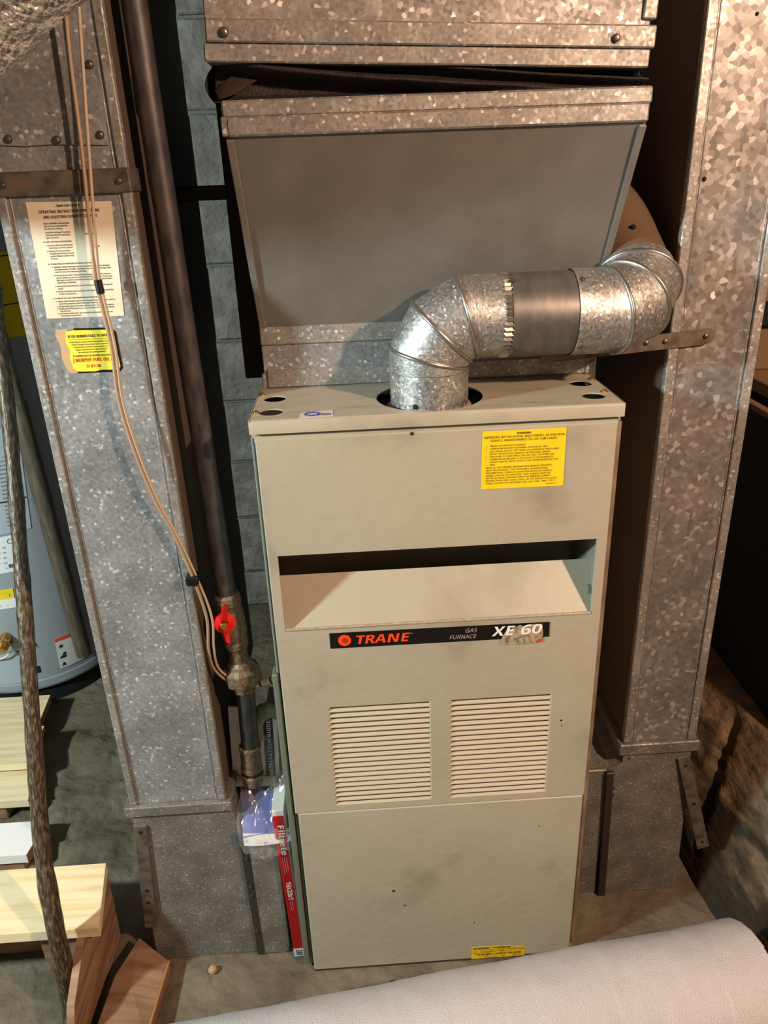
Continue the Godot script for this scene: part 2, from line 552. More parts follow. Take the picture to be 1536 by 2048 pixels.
	M.wire_pale = mat(Color(0.68, 0.61, 0.52), 0.5)
	M.canvas = textured(ramp_tex(256, noise(S, 0.05, 81, 4), [[0.0, Color(0.10, 0.08, 0.075)], [1.0, Color(0.17, 0.14, 0.13)]]), Vector2(0.2, 0.2), 0.75, 0.0, bump_tex(256, noise(P, 0.25, 82, 2), 3.0), 0.4)
	var foilm := mat(Color(0.84, 0.82, 0.80), 0.32, 0.6)
	foilm.normal_enabled = true
	foilm.normal_texture = bump_tex(1024, noise(FastNoiseLite.TYPE_CELLULAR, 0.035, 83, 3), 22.0)
	foilm.normal_scale = 1.0
	foilm.uv1_scale = Vector3(1.9, 1.2, 1)
	M.foil = foilm
	var foam := mat(Color(0.745, 0.73, 0.745), 0.34)
	foam.metallic_specular = 0.6
	foam.normal_enabled = true
	foam.normal_texture = bump_tex(1024, noise(S, 0.055, 84, 4), 9.0)
	foam.normal_scale = 0.8
	foam.uv1_scale = Vector3(6.5, 9.0, 1)
	M.foam = foam
	M.bark = textured(ramp_tex(512, noise(S, 0.03, 85, 5), [[0.0, Color(0.10, 0.08, 0.06)], [0.4, Color(0.24, 0.19, 0.14)], [0.65, Color(0.36, 0.30, 0.23)], [1.0, Color(0.56, 0.50, 0.38)]]), Vector2(0.1, 0.35), 0.45, 0.2, bump_tex(256, noise(S, 0.05, 86, 4), 5.0), 0.4)
	M.pipe_old = textured(ramp_tex(512, noise(S, 0.015, 87, 5), [[0.0, Color(0.26, 0.23, 0.19)], [1.0, Color(0.43, 0.39, 0.33)]]), Vector2(0.1, 0.6), 0.55, 0.3)
	M.rag = mat(Color(0.50, 0.53, 0.44), 0.95)
	M.red_card = mat(Color(0.70, 0.07, 0.07), 0.45)
	M.blue_card = mat(Color(0.20, 0.22, 0.55), 0.4)
	M.door = mat(Color(0.105, 0.075, 0.055), 0.7)
	M.tan = mat(Color(0.55, 0.42, 0.30), 0.7)
	M.card = mat(Color(0.45, 0.36, 0.27), 0.8)
	M.gray_can = mat(Color(0.45, 0.42, 0.39), 0.5, 0.4)
	M.brown_pipe = mat(Color(0.45, 0.37, 0.30), 0.55, 0.3)
	var bag := mat(Color(0.93, 0.95, 0.96, 0.10), 0.12)
	bag.transparency = BaseMaterial3D.TRANSPARENCY_ALPHA
	bag.cull_mode = BaseMaterial3D.CULL_DISABLED
	M.bag = bag

# ================= the room
func shell():
	var hn := noise(FastNoiseLite.TYPE_SIMPLEX_SMOOTH, 3.0, 101, 4)
	var hf := noise(FastNoiseLite.TYPE_SIMPLEX_SMOOTH, 16.0, 102, 4)
	var f := MB.new()
	f.grid(150, 130, func(u: float, v: float) -> Vector3:
		var x := -1.35 + 2.05 * u
		var z := -1.27 + 1.75 * v
		var rough: float = smoothstep(-0.52, -0.68, x) * smoothstep(-0.05, -0.25, z) * smoothstep(-0.85, -0.6, z) * smoothstep(-0.95, -0.8, x)
		var far: float = smoothstep(-0.16, -0.3, z) * 0.3
		var y := hn.get_noise_2d(x, z) * 0.0022 - 0.002 + rough * (0.008 + 0.030 * hf.get_noise_2d(x * 0.3, z * 0.3) + 0.012 * hf.get_noise_2d(x * 1.3, z * 1.3)) + far * 0.0
		return V(x, y, z), Vector2(2.05, 1.75), true)
	for q in [[-2.3, -1.27, -1.35, 2.7], [0.7, -1.27, 2.1, 2.7], [-1.35, 0.48, 0.7, 2.7]]:
		f.quad(V(q[0], -0.002, q[3]), V(q[2], -0.002, q[3]), V(q[2], -0.002, q[1]), V(q[0], -0.002, q[1]))
	f.box(V(-2.4, -0.25, -1.4), V(2.2, -0.12, 2.8))
	struct("floor", f, M.concrete)
	# block wall behind: laid in courses, each block a piece with recessed joints
	var wb := boxm(V(-2.4, -0.1, -1.45), V(2.2, 2.35, -1.262))
	var w := struct("wall_back", wb, M.mortar)
	var rng := RandomNumberGenerator.new()
	rng.seed = 4
	var ys := [0.0, 0.122, 0.306, 0.485, 0.667, 0.84, 1.039, 1.224, 1.4, 1.6, 1.8, 2.0, 2.2]
	for r in 12:
		var x := -1.5 - (0.2 if r % 2 else 0.0) + 0.03
		while x < 0.95:
			var b := boxm(V(x + 0.004, ys[r] + 0.004, -1.30), V(x + 0.396, ys[r + 1] - 0.004, -1.25 + rng.randf() * 0.004), 0.004)
			part("block", b, M.block, w)
			x += 0.4
	struct("wall_left", boxm(V(-2.4, -0.1, -1.3), V(-2.3, 2.35, 2.8)), M.wall)
	struct("wall_right", boxm(V(2.1, -0.1, -1.3), V(2.2, 2.35, 2.8)), M.wall)
	struct("wall_front", boxm(V(-2.4, -0.1, 2.7), V(2.2, 2.35, 2.8)), M.wall)
	var c := struct("ceiling", boxm(V(-2.4, 2.28, -1.4), V(2.2, 2.4, 2.8)), M.joist)
	for i in 10:
		part("joist", boxm(V(-2.2 + i * 0.45, 2.12, -1.25), V(-2.16 + i * 0.45, 2.29, 2.7)), M.joist, c)
	# foundation ledge on the right: a rough sloping face with a crack
	var ln := noise(FastNoiseLite.TYPE_SIMPLEX_SMOOTH, 4.0, 111, 5)
	var lf := noise(FastNoiseLite.TYPE_SIMPLEX_SMOOTH, 14.0, 112, 4)
	var l := MB.new()
	l.grid(130, 50, func(u: float, v: float) -> Vector3:
		var z := 0.75 - 2.0 * u
		var bx: float = lerp(0.545, 0.47, clamp((0.3 - z) / 0.65, 0, 1.4))
		var t := v * 1.25
		var x: float; var y: float
		if t < 1.0:
			var k := t
			x = bx + 0.15 * pow(k, 1.35); y = 0.265 * k
		else:
			x = bx + 0.15 + (t - 1.0) * 1.6; y = 0.265
		var d := 0.011 * ln.get_noise_2d(z, y * 1.2) + 0.0025 * lf.get_noise_2d(z, y * 1.5)
		# the crack runs down from the top of the ledge behind the duct towards the front
		var cz := -0.30 + 0.22 * (1.0 - y / 0.265) * 0.75 + 0.02 * lf.get_noise_2d(y * 2.0, 7.0)
		var cw: float = exp(-pow((z - cz) / 0.012, 2.0)) * smoothstep(0.03, 0.09, y) * smoothstep(0.262, 0.22, y)
		d -= 0.03 * cw
		return V(x - d * 0.85, y + d * 0.5 - 0.004 * (1 - t if t < 1 else 0.0), z), Vector2(2.0, 0.45))
	l.box(V(0.62, -0.1, -1.26), V(1.02, 0.2, 0.75))
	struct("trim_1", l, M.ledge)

func rect_front(m: MB, x0: float, y0: float, x1: float, y1: float, z: float):
	m.quad(V(x0, y0, z), V(x1, y0, z), V(x1, y1, z), V(x0, y1, z))

# ================= ducts
func left_duct():
	var t := thing("air_duct", "narrow galvanized duct with a cream instruction sheet and yellow label, beside the gas pipe", "duct", V(-0.41, 0, -0.15))
	part("duct_body", boxm(V(-0.481, 0.352, -0.48), V(-0.338, 2.1, -0.047), 0.002), M.galv_fine, t)
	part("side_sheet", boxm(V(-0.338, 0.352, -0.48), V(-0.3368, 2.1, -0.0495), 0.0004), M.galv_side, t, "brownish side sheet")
	for x in [[-0.484, -0.4735], [-0.4715, -0.4685], [-0.3515, -0.3485], [-0.346, -0.3355]]:
		part("corner_seam", boxm(V(x[0], 0.354, -0.055), V(x[1], 1.24, -0.0435 if x[1] - x[0] > 0.005 else -0.0462), 0.0012), M.galv_seam, t)
		if x[0] > -0.36: part("corner_seam", boxm(V(x[0], 1.262, -0.055), V(x[1], 2.1, -0.0435 if x[1] - x[0] > 0.005 else -0.0462), 0.0012), M.galv_seam, t)
	part("clip_band", boxm(V(-0.493, 0.334, -0.255), V(-0.326, 0.353, -0.0385), 0.0015), M.galv_dull, t)
	var b := MB.new()
	b.prism(PackedVector2Array([Vector2(-0.495, 0), Vector2(-0.316, 0), Vector2(-0.318, 0.28), Vector2(-0.329, 0.336), Vector2(-0.486, 0.336)]), -0.32, -0.046)
	part("boot", b, M.galv_dull, t, "dull stained sheet metal boot")
	var fl := slab(V(-0.3165, 0.283, -0.043), V(-0.3135, 0.0, -0.043), 0.0125, 0.008, Vector3.BACK, 0.001)
	part("joint_flange", fl, mat(Color(0.27, 0.25, 0.23), 0.5, 0.5), t)
	for y in [0.23, 0.165, 0.145, 0.06]: part("screw", screw_head(V(-0.3155, y, -0.039), Vector3.BACK, 0.0028), M.screw, t)
	var hs := part("hanger_strap", slab(V(-0.4755, 0.312, -0.0435), V(-0.4925, 0.085, -0.041), 0.021, 0.0022, Vector3.BACK, 0.0006), M.rust_band, t, "loose perforated rusty strap")
	for k in [0.08, 0.2, 0.3, 0.44]: pass
	for k in [0.06, 0.62, 0.74]: part("strap_hole", disc(V(-0.4755, 0.312, -0.0424).lerp(V(-0.4925, 0.085, -0.0399), k), Vector3.BACK, 0.0035, 0.0004), M.black_in, hs)
	# band of the joint at the top, its end wrapped round the side
	part("joint_band", boxm(V(-0.485, 1.238, -0.10), V(-0.334, 1.263, -0.0405), 0.0015), M.rust_band, t, "tarnished joint band")
	for x in [-0.472, -0.346]: part("screw", screw_head(V(x, 1.25, -0.0405), Vector3.BACK, 0.0032), M.screw, t)
	# patch plate above the band
	var p := MB.new()
	p.prism(PackedVector2Array([Vector2(-0.472, 1.29), Vector2(-0.440, 1.2875), Vector2(-0.415, 1.2885), Vector2(-0.352, 1.286), Vector2(-0.3495, 1.33), Vector2(-0.347, 1.48), Vector2(-0.472, 1.48)]), -0.0472, -0.0445)
	var pl := part("patch_plate", p, M.galv_fine, t, "screwed patch plate under the foil duct")
	for q in [V(-0.457, 1.295, -0.0445), V(-0.406, 1.2925, -0.0445), V(-0.359, 1.296, -0.0445), V(-0.358, 1.362, -0.0445)]: part("screw", screw_head(q, Vector3.BACK, 0.0036), M.screw, pl)
	# instruction sheet
	var zs := -0.0464
	var sm := MB.new()
	sm.prism(PackedVector2Array([Vector2(-0.4565, 1.1045), Vector2(-0.3665, 1.104), Vector2(-0.3595, 1.2295), Vector2(-0.4535, 1.232)]), zs - 0.0004, zs)
	var sh := part("instruction_sheet", sm, M.paper, t, "cream printed instruction sheet")
	var L := MB.new()
	var o := V(-0.4565, 1.104, zs + 0.0003)
	var R := V(1, 0, 0); var U := V(0.02, 1, 0)
	write_line(L, "-IMPORTANT-", 0.032, 0.060, 0.1215, 0.0026, o, R, U, "sans_bold")
	write_line(L, "OPERATING INSTRUCTIONS FOR SETTING", 0.013, 0.080, 0.1155, 0.0031, o, R, U, "sans_bold")
	write_line(L, "AND ADJUSTING HUMIDITY CONTROL", 0.017, 0.077, 0.1100, 0.0031, o, R, U, "sans_bold")
	var body := [[0.016, 0.1040, "NOTE: Humidifier and operating", 0.028], [0.016, 0.1012, "dial can be on only when the", 0.026], [0.016, 0.0984, "fan blower is running.", 0.02],
		[0.016, 0.0945, "Humidifier will begin to operate", 0.028], [0.016, 0.0917, "10-15 seconds after operating", 0.027], [0.016, 0.0889, "light comes on.", 0.014],
		[0.012, 0.0845, "A. DIAL SETTING PROCEDURE:", 0.032], [0.014, 0.0807, "1. Set dial to desired temperature", 0.030], [0.017, 0.0780, "according to a 10-hour period.", 0.027], [0.014, 0.0745, "2. Setting of knob should be", 0.026], [0.017, 0.0718, "changed periodically to match", 0.027], [0.017, 0.0691, "outdoor changes in outdoor temp-", 0.027], [0.017, 0.0664, "erature.", 0.008],
		[0.013, 0.0605, "B. IF SWEATING OF WINDOWS OR WALLS OCCURS:", 0.050], [0.016, 0.0570, "1. Reduce dial setting by one number. Do not change", 0.066], [0.019, 0.0543, "temperature. If still, continue to reduce settings and", 0.064], [0.019, 0.0516, "wait 12 hours for sweating to stop.", 0.036],
		[0.016, 0.0478, "2. If dial setting is near 1 and humidity is dropping, contact by 24 hours,", 0.066], [0.019, 0.0451, "wait for blower to come on. Turn knob until light turns on. If operating", 0.064], [0.019, 0.0424, "light goes on and off, control is operating properly. Turn knob to 60 or", 0.064], [0.019, 0.0397, "adjusting as follows:", 0.022],
		[0.016, 0.0358, "3. Holding the knob stationary, move indicator dial clockwise for operate", 0.066], [0.019, 0.0331, "stop.", 0.006], [0.016, 0.0298, "4. Control is calibrated. Now turn knob to dial number for existing or prevailing", 0.066], [0.019, 0.0270, "outdoor temperature.", 0.02],
		[0.011, 0.0222, "C. IF AIR IS TOO DRY AND WINDOWS DO NOT SWEAT:", 0.056], [0.014, 0.0187, "1. Wait until blower comes on. If operating light is on, unit is", 0.068], [0.017, 0.0160, "operating properly. Allow for proper cleaning of it.", 0.05], [0.014, 0.0130, "2. If operating light is off when blower is on, turn knob slowly to", 0.066], [0.014, 0.0103, "3. Holding the knob stationary, move indicator dial counterclockwise", 0.066], [0.017, 0.0076, "against stop.", 0.012], [0.014, 0.0048, "4. Control is calibrated. Turn knob to dial number for prevail-", 0.064], [0.017, 0.0022, "ing outdoor temperature.", 0.024],
		[0.060, 0.0915, "SETTING DIAL", 0.012], [0.052, 0.0870, "", 0.01], [0.066, 0.0780, "KNOB", 0.008]]
	for q in body:
		if q[2] != "": write_line(L, q[2], q[0], q[0] + q[3], q[1], 0.0016, o, R, U, "sans_bold", 0.0, 0.9, 6.0)
	part("lettering", letters(L), M.ink, sh)
	# yellow label, half torn away
	var y0 := 1.0385
	var bm := MB.new()
	bm.prism(PackedVector2Array([Vector2(-0.428, y0 + 0.0535), Vector2(-0.385, y0 + 0.0525), Vector2(-0.3795, y0 + 0.047), Vector2(-0.3785, y0 + 0.004), Vector2(-0.383, y0 - 0.0008), Vector2(-0.433, y0 - 0.0002), Vector2(-0.433, y0 + 0.04)]), zs - 0.0006, zs - 0.0001)
	var bl := part("burner_label", bm, M.black, t, "torn yellow service label with a black border")
	var ym := MB.new()
	ym.prism(PackedVector2Array([Vector2(-0.438, y0 + 0.0500), Vector2(-0.428, y0 + 0.0512), Vector2(-0.387, y0 + 0.0502), Vector2(-0.3825, y0 + 0.0455), Vector2(-0.3812, y0 + 0.0055), Vector2(-0.3845, y0 + 0.0020), Vector2(-0.404, y0 + 0.0028), Vector2(-0.412, y0 + 0.0012), Vector2(-0.433, y0 + 0.0018), Vector2(-0.4375, y0 + 0.006), Vector2(-0.4395, y0 + 0.019), Vector2(-0.437, y0 + 0.027), Vector2(-0.4405, y0 + 0.037)]), zs - 0.0001, zs + 0.0003)
	part("label_face", ym, M.yellow_pale, bl)
	var rm := MB.new()
	rm.prism(PackedVector2Array([Vector2(-0.436, y0 + 0.0535), Vector2(-0.446, y0 + 0.052), Vector2(-0.4515, y0 + 0.047), Vector2(-0.449, y0 + 0.039), Vector2(-0.4475, y0 + 0.030), Vector2(-0.449, y0 + 0.018), Vector2(-0.446, y0 + 0.006), Vector2(-0.4415, y0 + 0.0005), Vector2(-0.434, y0 + 0.0), Vector2(-0.434, y0 + 0.03)]), zs - 0.0008, zs - 0.0004)
	part("glue_residue", rm, mat(Color(0.72, 0.59, 0.42), 0.7), bl)
	var K := MB.new()
	var ob := V(-0.4375, y0, zs + 0.0006)
	write_line(K, "IF OIL BURNER FAILS TO OPERATE", 0.0, 0.0525, 0.0425, 0.0031, ob, R, U, "sans_bold")
	K.prism(PackedVector2Array([Vector2(-0.4365, y0 + 0.0403), Vector2(-0.384, y0 + 0.0396), Vector2(-0.384, y0 + 0.0400), Vector2(-0.4365, y0 + 0.0407)]), zs + 0.0003, zs + 0.0005)
	var bt := ["First check and see whether position is on.", "Check oil supply. Do not adjust burner controls or", "reset burner more than once on any time. If", "burner or draft control is off, open switch to call", "for service on safety switch."]
	for i in 5: write_line(K, bt[i], 0.001 + 0.002 * i, 0.048 - 0.0015 * i, 0.0365 - 0.0031 * i, 0.0017, ob, R, U, "sans_bold", 0.0, 0.9, 6.0)
	write_line(K, "IF BURNER FAILS TO OPERATE-CALL FOR SERVICE", 0.0025, 0.054, 0.0195, 0.0022, ob, R, U, "sans_bold")
	part("lettering", letters(K), M.ink, bl)
	var K2 := MB.new()
	write_line(K2, "J MURPHY FUEL OIL CO", 0.001, 0.0525, 0.0135, 0.0042, ob, R, U, "sans_bold")
	write_line(K2, "53", 0.016, 0.0195, 0.0065, 0.0032, ob, R, U, "sans_bold")
	write_line(K2, "8138", 0.0215, 0.033, 0.0062, 0.0034, ob, R, U, "sans_bold")
	part("red_lettering", letters(K2), M.redink, bl)

func right_duct():
	var t := thing("air_duct", "tall galvanized duct with large zinc spangles standing right of the furnace", "duct", V(0.385, 0, -0.25))
	part("duct_body", boxm(V(0.3275, 0.352, -0.42), V(0.444, 2.1, -0.117), 0.002), M.galv_big, t)
	part("side_sheet", boxm(V(0.326, 0.352, -0.42), V(0.3274, 2.1, -0.1185), 0.0005), M.galv_side, t, "side sheet with shade put into its dark colour")  # unlit side: its shade is painted in by the darker sheet
	for x in [[0.3235, 0.3365], [0.3385, 0.341], [0.4285, 0.431], [0.433, 0.4465]]:
		part("corner_seam", boxm(V(x[0], 0.354, -0.125), V(x[1], 2.1, -0.1135 if x[1] - x[0] > 0.005 else -0.1162), 0.0012), M.galv_seam, t)
	part("clip_band", boxm(V(0.316, 0.331, -0.40), V(0.453, 0.353, -0.1085), 0.0015), M.galv_dull, t)
	var b := MB.new()
	b.prism(PackedVector2Array([Vector2(0.3165, 0), Vector2(0.4545, 0), Vector2(0.449, 0.19), Vector2(0.443, 0.332), Vector2(0.3265, 0.332), Vector2(0.3265, 0.31), Vector2(0.303, 0.296), Vector2(0.309, 0.15)]), -0.42, -0.116)
	part("boot", b, M.galv_dull, t, "dull sheet metal boot with a splayed foot")
	part("screw", screw_head(V(0.345, 1.227, -0.117), Vector3.BACK, 0.0022), M.dark, t)
	part("screw", screw_head(V(0.383, 1.399, -0.117), Vector3.BACK, 0.0018), M.dark, t)
	part("screw", screw_head(V(0.337, 0.318, -0.116), Vector3.BACK, 0.0016), M.dark, t)
	part("joint_flange", slab(V(0.3045, 0.295, -0.112), V(0.3125, 0.0, -0.112), 0.013, 0.008, Vector3.BACK, 0.001), mat(Color(0.27, 0.23, 0.2), 0.5, 0.5), t)
	for y in [0.255, 0.24, 0.145]: part("screw", screw_head(V(0.315, y, -0.1155), Vector3.BACK, 0.0028), M.screw, t)
	var hs := part("hanger_strap", slab(V(0.430, 0.317, -0.1125), V(0.4845, 0.118, -0.098), 0.0215, 0.0022, Vector3.BACK, 0.0006), M.rust_band, t, "loose perforated strap bent outward")
	for k in [0.09, 0.5, 0.93]: part("strap_hole", disc(V(0.430, 0.317, -0.1112).lerp(V(0.4845, 0.118, -0.0966), k), V(0, 0.05, 1).normalized(), 0.0028, 0.0004), M.hole, hs)
	# bracket holding the flue
	var k := thing("pipe_bracket", "flat steel strap with screw holes running from behind the flue pipe onto the right duct", "bracket", V(0.32, 1.02, -0.11))
	var bm := MB.new()
	var pts := PackedVector2Array([Vector2(0.150, 1.028), Vector2(0.150, 1.008), Vector2(0.372, 1.0235), Vector2(0.379, 1.027), Vector2(0.3835, 1.033), Vector2(0.3825, 1.040), Vector2(0.376, 1.0445)])
	bm.prism(pts, -0.1135, -0.1105)
	part("strap", bm, M.rust_band, k)
	for q in [[0.2905, 1.029], [0.316, 1.030], [0.370, 1.0345]]: part("screw", screw_head(V(q[0], q[1], -0.1105), Vector3.BACK, 0.003), M.screw, k)
	part("strap_hole", disc(V(0.2905, 1.029, -0.1102), Vector3.BACK, 0.0018), M.hole, k)
	# grey box beside the right boot
	var g := thing("filter_box", "low grey sheet metal box between the furnace and the right duct boot", "duct", V(0.265, 0, -0.25))
	part("box_body", boxm(V(0.229, 0.0, -0.42), V(0.3035, 0.295, -0.117), 0.002), M.galv_dull, g)
	var lid := MB.new()
	lid.prism(PackedVector2Array([Vector2(0.229, 0.2955), Vector2(0.3115, 0.2955), Vector2(0.3115, 0.299), Vector2(0.229, 0.303)]), -0.42, -0.119)
	part("lid", lid, M.galv_dull, g)

func plenum():
	var t := thing("supply_plenum", "grey sheet metal plenum sloping forward above the furnace", "duct", V(0, 0.982, -0.35))
	# collar on the furnace, the sloping transition, the flange at its top
	part("collar", boxm(V(-0.2205, 0.966, -0.60), V(0.2245, 1.068, -0.146), 0.001), M.galv_fine, t)
	part("collar_band", boxm(V(-0.221, 1.042, -0.605), V(0.2255, 1.066, -0.1425), 0.0015), M.galv_seam, t)
	part("collar_band", boxm(V(-0.2165, 0.984, -0.605), V(0.2245, 1.0085, -0.1425), 0.0015), M.galv_seam, t)
	part("collar_edge", boxm(V(-0.2235, 0.984, -0.15), V(-0.2185, 1.004, -0.141), 0.001), M.galv_seam, t)
	part("collar_edge", boxm(V(0.2205, 0.984, -0.15), V(0.2265, 1.03, -0.141), 0.001), M.galv_seam, t)
	var s := MB.new()
	var a := [V(-0.2195, 1.066, -0.145), V(0.2275, 1.066, -0.145), V(0.2345, 1.290, -0.032), V(-0.2225, 1.290, -0.032)]
	s.quad(a[0], a[1], a[2], a[3])
	var bk := [V(-0.2195, 1.066, -0.60), V(0.2275, 1.066, -0.60), V(0.2345, 1.290, -0.60), V(-0.2225, 1.290, -0.60)]
	s.quad(bk[1], bk[0], bk[3], bk[2])
	s.quad(bk[0], a[0], a[3], bk[3])
	s.quad(a[1], bk[1], bk[2], a[2])
	s.quad(a[3], a[2], bk[2], bk[3])
	part("shade_casing", boxm(V(-0.2535, 0.985, -0.75), V(0.2535, 1.34, -0.2), 0.002), mat(Color(0.13, 0.10, 0.10), 0.8), t, "added dark casing standing in for the shaded strip behind the sloping panel")  # added casing, coloured dark to give the unlit strip beside the plenum
	part("sloping_panel", s, M.plenum, t, "plain grey sloping panel")
	for e in [[a[0], a[3], 1.0], [a[1], a[2], -1.0]]:
		var p: Vector3 = e[0]; var q: Vector3 = e[1]
		var off := V(0.0035 * e[2], 0, 0)
		part("corner_seam", slab(p + off + V(0, 0, 0.001), q + off + V(0, -0.004, 0.001), 0.0085, 0.004, V(0, -0.45, 0.9), 0.001), M.plenum, t)
	var lip := func(x0: float, x1: float, y0: float, y1: float, z: float) -> MB: return boxm(V(x0, y0, -0.6), V(x1, y1, z), 0.002)
	part("flange_strip", lip.call(-0.2205, 0.2355, 1.2885, 1.3075, -0.0265), M.galv_seam, t)
	part("flange_strip", lip.call(-0.2245, 0.2385, 1.3065, 1.3235, -0.0290), M.galv_seam, t)
	part("flange_corner", boxm(V(-0.2265, 1.289, -0.045), V(-0.2195, 1.308, -0.028), 0.001), M.galv_seam, t)
	# the fabric joint
	var c := thing("canvas_connector", "sagging black fabric connector between the plenum and the duct above it", "connector", V(0, 1.325, -0.3))
	var cn := noise(FastNoiseLite.TYPE_SIMPLEX_SMOOTH, 9.0, 121, 3)
	var m := MB.new()
	m.grid(120, 36, func(u: float, v: float) -> Vector3:
		var x := -0.232 + 0.466 * u
		var ytop := 1.3625 - 0.0195 * u
		var y: float = lerp(1.322, ytop, v)
		var r1 := 0.93 - 1.02 * u             # a long fold running from the upper left to the lower right
		var r2 := 1.42 - 1.05 * u
		var z := -0.062 + 0.030 * exp(-pow((v - r1) / 0.20, 2.0)) * smoothstep(-0.02, 0.12, u) * smoothstep(-0.05, 0.25, v) + 0.030 * exp(-pow((v - r2) / 0.17, 2.0)) * smoothstep(0.25, 0.6, u)
		z += 0.022 * smoothstep(0.22, 0.0, v) + 0.012 * smoothstep(0.85, 1.0, v)
		z += 0.004 * cn.get_noise_2d(x, v * 0.25)
		return V(x, y, z), Vector2(0.466, 0.04))
	part("fabric", m, M.canvas, c)
	var e2 := MB.new()
	e2.grid(20, 14, func(u: float, v: float) -> Vector3:
		var y: float = lerp(1.320, 1.3625, v)
		var z := -0.050 - 0.5 * u
		return V(-0.226 - 0.016 * sin(PI * clamp(v * 0.9 + 0.1, 0, 1)) * (0.6 + 0.4 * cos(u * 3.0)), y, z), Vector2(0.5, 0.04), true)
	part("fabric_end", e2, M.canvas, c)
	var fp := MB.new()
	fp.smooth = 0
	fp.tri(V(-0.226, 1.3245, -0.034), V(-0.208, 1.3295, -0.036), V(-0.213, 1.347, -0.047))
	fp.tri(V(-0.208, 1.3295, -0.036), V(-0.186, 1.343, -0.050), V(-0.213, 1.347, -0.047))
	fp.tri(V(-0.226, 1.3245, -0.034), V(-0.213, 1.347, -0.047), V(-0.232, 1.335, -0.05))
	part("corner_flap", fp, mat(Color(0.20, 0.14, 0.105), 0.6), c)
	var e3 := MB.new()
	e3.grid(10, 10, func(u: float, v: float) -> Vector3: return V(0.2335 - 0.01 * sin(PI * v), lerp(1.320, 1.345, v), -0.04 - 0.5 * u), Vector2(0.5, 0.03))
	part("fabric_end", e3, M.canvas, c)
	# the duct above: it hangs a little askew
	var d := thing("trunk_duct", "galvanized duct with two raised bands hanging above the black fabric joint", "duct", V(0, 1.35, -0.3))
	var tilt := Transform3D(Basis(Vector3.BACK, -0.0405), V(-0.003, 1.3495, 0))
	var tb := func(lo: Vector3, hi: Vector3, bv := 0.0015) -> MB:
		var b := MB.new()
		b.xf = tilt
		b.box(lo, hi, bv)
		return b
	part("duct_body", tb.call(V(-0.2315, 0.002, -0.6), V(0.2315, 0.75, -0.033)), M.galv_trunk, d)
	part("raised_band", tb.call(V(-0.2335, 0.0, -0.61), V(0.2335, 0.0175, -0.0275)), M.galv_seam, d)
	part("raised_band", tb.call(V(-0.2300, 0.0175, -0.61), V(0.2365, 0.0385, -0.0245)), M.galv_seam, d)
	part("drive_cleat", tb.call(V(0.222, 0.044, -0.06), V(0.2365, 0.75, -0.029)), M.galv_seam, d)
	for q in [V(-0.2115, 0.026, -0.0245), V(0.194, 0.026, -0.0245)]: part("screw", screw_head(tilt * q, Vector3.BACK, 0.0042), M.screw, d)
	# insulated flexible duct, upper left
	var f := thing("flexible_duct", "crinkled silver foil insulated duct at the upper left", "duct", V(-0.5, 1.45, 0.1))
	var fn := noise(FastNoiseLite.TYPE_SIMPLEX_SMOOTH, 9.0, 131, 4)
	var fr := noise(FastNoiseLite.TYPE_CELLULAR, 14.0, 132, 2)
	var fm := MB.new()
	var fp_ := smooth_path([V(-0.25, 1.95, 0.30), V(-0.26, 1.72, 0.20), V(-0.355, 1.56, 0.12), V(-0.450, 1.475, 0.115), V(-0.56, 1.415, 0.13), V(-0.70, 1.40, 0.13), V(-0.84, 1.48, 0.12), V(-0.92, 1.66, 0.10), V(-0.94, 2.1, 0.08)], 24)
	var nf := fp_.size() - 1
	fm.grid(nf, 110, func(u: float, v: float) -> Vector3:
		var i := int(round(u * nf))
		var c0: Vector3 = fp_[i]
		var ax: Vector3 = (fp_[min(i + 1, nf)] - fp_[max(i - 1, 0)]).normalized()
		var e0 := ax.cross(Vector3.BACK).normalized()
		var e1 := ax.cross(e0)
		var g := TAU * v
		var dirv := e0 * cos(g) + e1 * sin(g)
		var q := c0 + dirv * 0.15
		var r := 0.147 + 0.010 * fn.get_noise_3dv(q * 0.9) + 0.006 * fr.get_noise_3dv(q) + 0.004 * fn.get_noise_3dv(q * 3.1)
		return c0 + dirv * r, Vector2(1.7, 0.94))
	part("foil_jacket", fm, M.foil, f)

